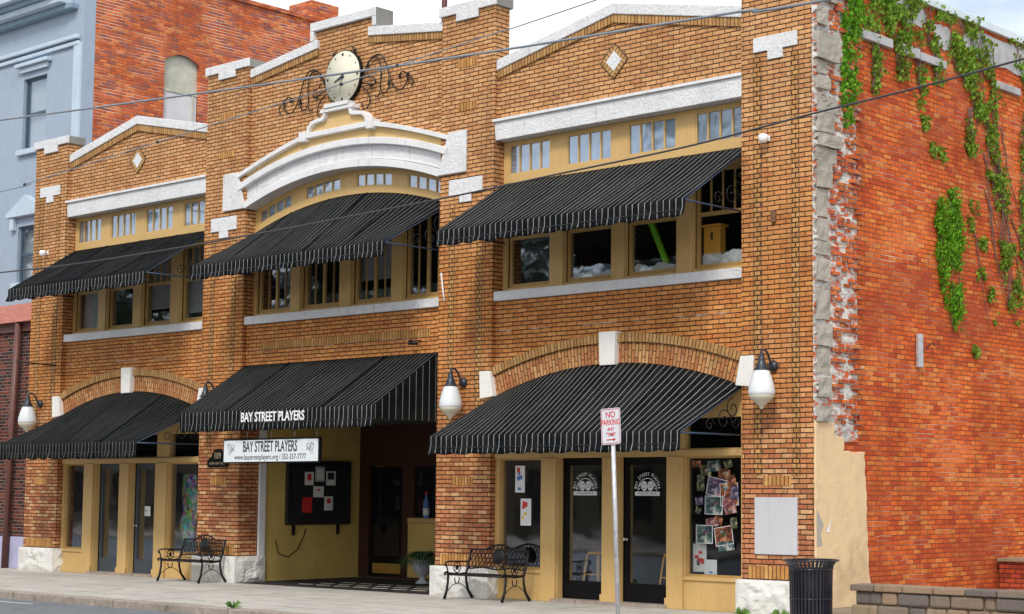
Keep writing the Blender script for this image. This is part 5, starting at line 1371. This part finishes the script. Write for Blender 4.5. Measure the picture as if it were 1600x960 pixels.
for (a, b, c, d) in low:
    m_ = (a+b)/2+21; mb = MB(); mb.prism([(m_-.85, d+.22), (m_+.85, d+.22), (m_+.85, d+.30), (m_, d+.72), (m_-.85, d+.30)], -.14, 0)
    mb.box(m_-.72, m_-.55, -.10, -.001, d-.08, d+.218); mb.box(m_+.55, m_+.72, -.10, -.001, d-.08, d+.218); mb.build('window_pediment', m_bluetrim, fw_, bevel=.01)
for ic, (nm, z0, z1, pr_, mt) in enumerate((('frieze_moulding', 11.96, 12.06, .07, m_bluetrim), ('frieze_moulding', 12.10, 12.20, .12, m_bluetrim), ('cornice', 12.82, 12.95, .20, m_bluedark), ('cornice', 12.951, 13.10, .38, m_bluetrim), ('cornice', 13.101, 13.22, .46, m_bluedark), ('cornice', 13.221, 13.45, .62, m_bluetrim), ('cornice', 13.451, 13.56, .74, m_bluedark))):
    MB().box(-11, (-.12, -.12, -.25, -.45, -.5, -.75, -.85)[ic], -pr_, -.001, z0, z1).build(nm, mt, fw_, bevel=.02)
MB().box(-.32, -.02, -.05, -.001, 8.0, 12.0).build('corner_board', m_bluetrim, fw_)
mb = MB(); mb.add([(0,0,0)],[]) if False else None
# party wall with one arched window opening, local y measured from the facade
wy0, wy1, wz0, wz1 = 3.29-1.1, 4.28-1.1, 10.35, 12.22
q = MB(); ys = [0.001, wy0, wy1, 22]; 
def quadX(y0, y1, z0, z1): q.add([(0, y0, z0), (0, y1, z0), (0, y1, z1), (0, y0, z1)], [(0,1,2,3)])
quadX(.301, wy0, 0, 13.9); quadX(wy1, 22, 0, 13.9); quadX(wy0, wy1, 0, wz0)
ar = [(wy0+(wy1-wy0)*i/10, wz1-.18+.18*sin(pi*i/10)) for i in range(11)]
q.add([(0, a, b) for a, b in ar]+[(0, wy1, 13.9), (0, wy0, 13.9)], [tuple(range(11))+(11, 12)])
q.add([(0, wy0, wz0), (-.14, wy0, wz0), (-.14, wy1, wz0), (0, wy1, wz0)], [(0,1,2,3)]); q.add([(0, wy1, wz0), (-.14, wy1, wz0), (-.14, wy1, wz1), (0, wy1, wz1-.18)], [(0,1,2,3)])
q.add([(0, wy0, wz0), (-.14, wy0, wz0), (-.14, wy0, wz1), (0, wy0, wz1-.18)], [(3,2,1,0)])
q.add([(0,.301,13.9),(0,22,13.9),(-.4,22,13.9),(-.4,.301,13.9)], [(0,1,2,3)])
pw = q.build('party_wall', m_redold, BB)
MB().box(-.42, .06, 0.0, 22, 13.902, 14.0).build('parapet_course', m_redold, pw)
MB().box(-.9, .02, 6.55, 7.45, 13.9, 14.45).build('chimney', m_redold, pw)
m_tin = plain('pale_green_grey_boarding', (.50,.50,.42), .7, 0, .2, 3)
Wn = MB().box(-.13, -.10, wy0, wy1, wz0, wz1).build('boarded_window', m_tin, BB)
MB().box(-.099, -.07, wy0+.04, wy1-.02, wz0+.02, wz0+.93).build('lower_sash', m_blind, Wn)
mb = MB(); mb.box(-.098, -.05, wy0, wy1, wz0+.94, wz0+1.0); mb.box(-.098, -.05, wy1-.16, wy1-.12, wz0, wz0+.93); mb.build('sash_rail', m_tin, Wn)
MB().box(-11, 0, .3, 22, 5.7, 5.8).build('floor_slab', m_roofing, BB)
MB().box(-11, -.42, .3, 22, 13.3, 13.4).build('roof', m_roofing, BB)

# maroon shop below
MS = empty('maroon_shop', (-21, .3, 0), 'maroon brick shop with lilac base and small red tiled roof, beside theatre', 'building')
hs_ = [(-11+.5, -1.78, .95, 2.55)]
f1 = MB().holes(-11, -.03, .0, 5.45, hs_, 0, .3).build('front_wall', m_maroon, MS)
MB().box(-11, -1.78+.02, .12, .13, .9, 2.6).build('display_pane', plain('shop_glass', (.05,.07,.08), .08), MS)
MB().box(-11, -.05, -.06, -.001, 0, .70).build('bulkhead', m_lilac, MS, bevel=.01)
MB().box(-11, -.05, -.08, -.001, 5.30, 5.50).build('fascia', m_brown, MS)
q = MB(); q.prism([(0,0)],0,0) if False else None
q = MB().add([(-11, -.22, 5.502), (-.05, -.22, 5.502), (-.05, .79, 6.10), (-11, .79, 6.10), (-11, .79, 5.502), (-.05, .79, 5.502)], [(0,1,2,3), (1,5,2), (0,3,4), (0,4,5,1), (3,2,5,4)]); q.build('tiled_roof', m_roofred, MS)
MB().tube([(-.98, -.14, 0), (-.90, -.14, 2.6), (-.74, -.14, 5.48)], .075, 10).build('downpipe', m_brown, MS)
q = MB().add([(-11, 0, 3.45), (-1.62, 0, 3.45), (-1.62, -.9, 2.85), (-11, -.9, 2.85), (-11, -.9, 2.65), (-1.62, -.9, 2.65)], [(0,3,2,1), (3,4,5,2)]); q.build('shop_awning', m_maraw, MS)

# ------------------------------------------------------------------ opposite side of the street (seen only as reflections)
OB = empty('opposite_building', (-20, -30, 0), 'beige rendered shop row reflected in the shop windows', 'building')
MB().holes(-110, 14, .0, 7.2, [(-108+k*4.2, -105.2+k*4.2, .6, 2.6) for k in range(29)]+[(-108+k*4.2, -106.6+k*4.2, 4.2, 5.9) for k in range(29)], -.3, 0).build('wall', m_beige, OB)
MB().box(-110, 14, -8, -.35, 0, 7.0).build('body', m_dark, OB)
MB().box(-110.2, 14.2, -.4, .2, 7.2, 7.5).build('cornice', m_beige, OB)
rr = random.Random(31)
m_oleaf = plain('street_tree_leaf', (.035,.06,.02), .7, 0, .4, 4); m_bark = plain('street_tree_bark', (.12,.09,.06), .9)
def street_tree(x, y, h, label):
    o = empty('street_tree', (x, y, 0), label, 'tree', 'street trees across the road')
    tr = MB(); tr.tube([(0,0,0),(.1,0,h*.3),(0,.1,h*.55)], [.28,.22,.14], 8)
    for k in range(6):
        a = k*1.05; tr.tube([(0,0,h*.35),(cos(a)*h*.12,sin(a)*h*.12,h*.55),(cos(a)*h*.24,sin(a)*h*.24,h*.72)], [.12,.08,.03], 6)
    tr.build('trunk', m_bark, o); mb = MB(); cl = [(rr.gauss(0,.17)*h, rr.gauss(0,.17)*h, h*(.68+rr.gauss(0,.14))) for _ in range(26)]
    for k in range(2600):
        c = cl[k % 26]; p = Vector((c[0]+rr.gauss(0,.055)*h, c[1]+rr.gauss(0,.055)*h, c[2]+rr.gauss(0,.045)*h)); leaf(mb, p.y, p.z, p.x, rr.uniform(.3,.6), rr)
    mb.build('crown', m_oleaf, o)
for k, (x_, h_, lb) in enumerate(((-20, 15, 'tall street tree reflected in the upper right panes'), (-33, 13, 'round street tree reflected right of the entrance'), (-47, 17, 'tallest street tree reflected in the middle panes'), (-60, 14, 'street tree reflected in the upper left panes'), (-76, 18, 'far tall street tree reflected in the leftmost panes'))):
    street_tree(x_, -27.5, h_, lb)
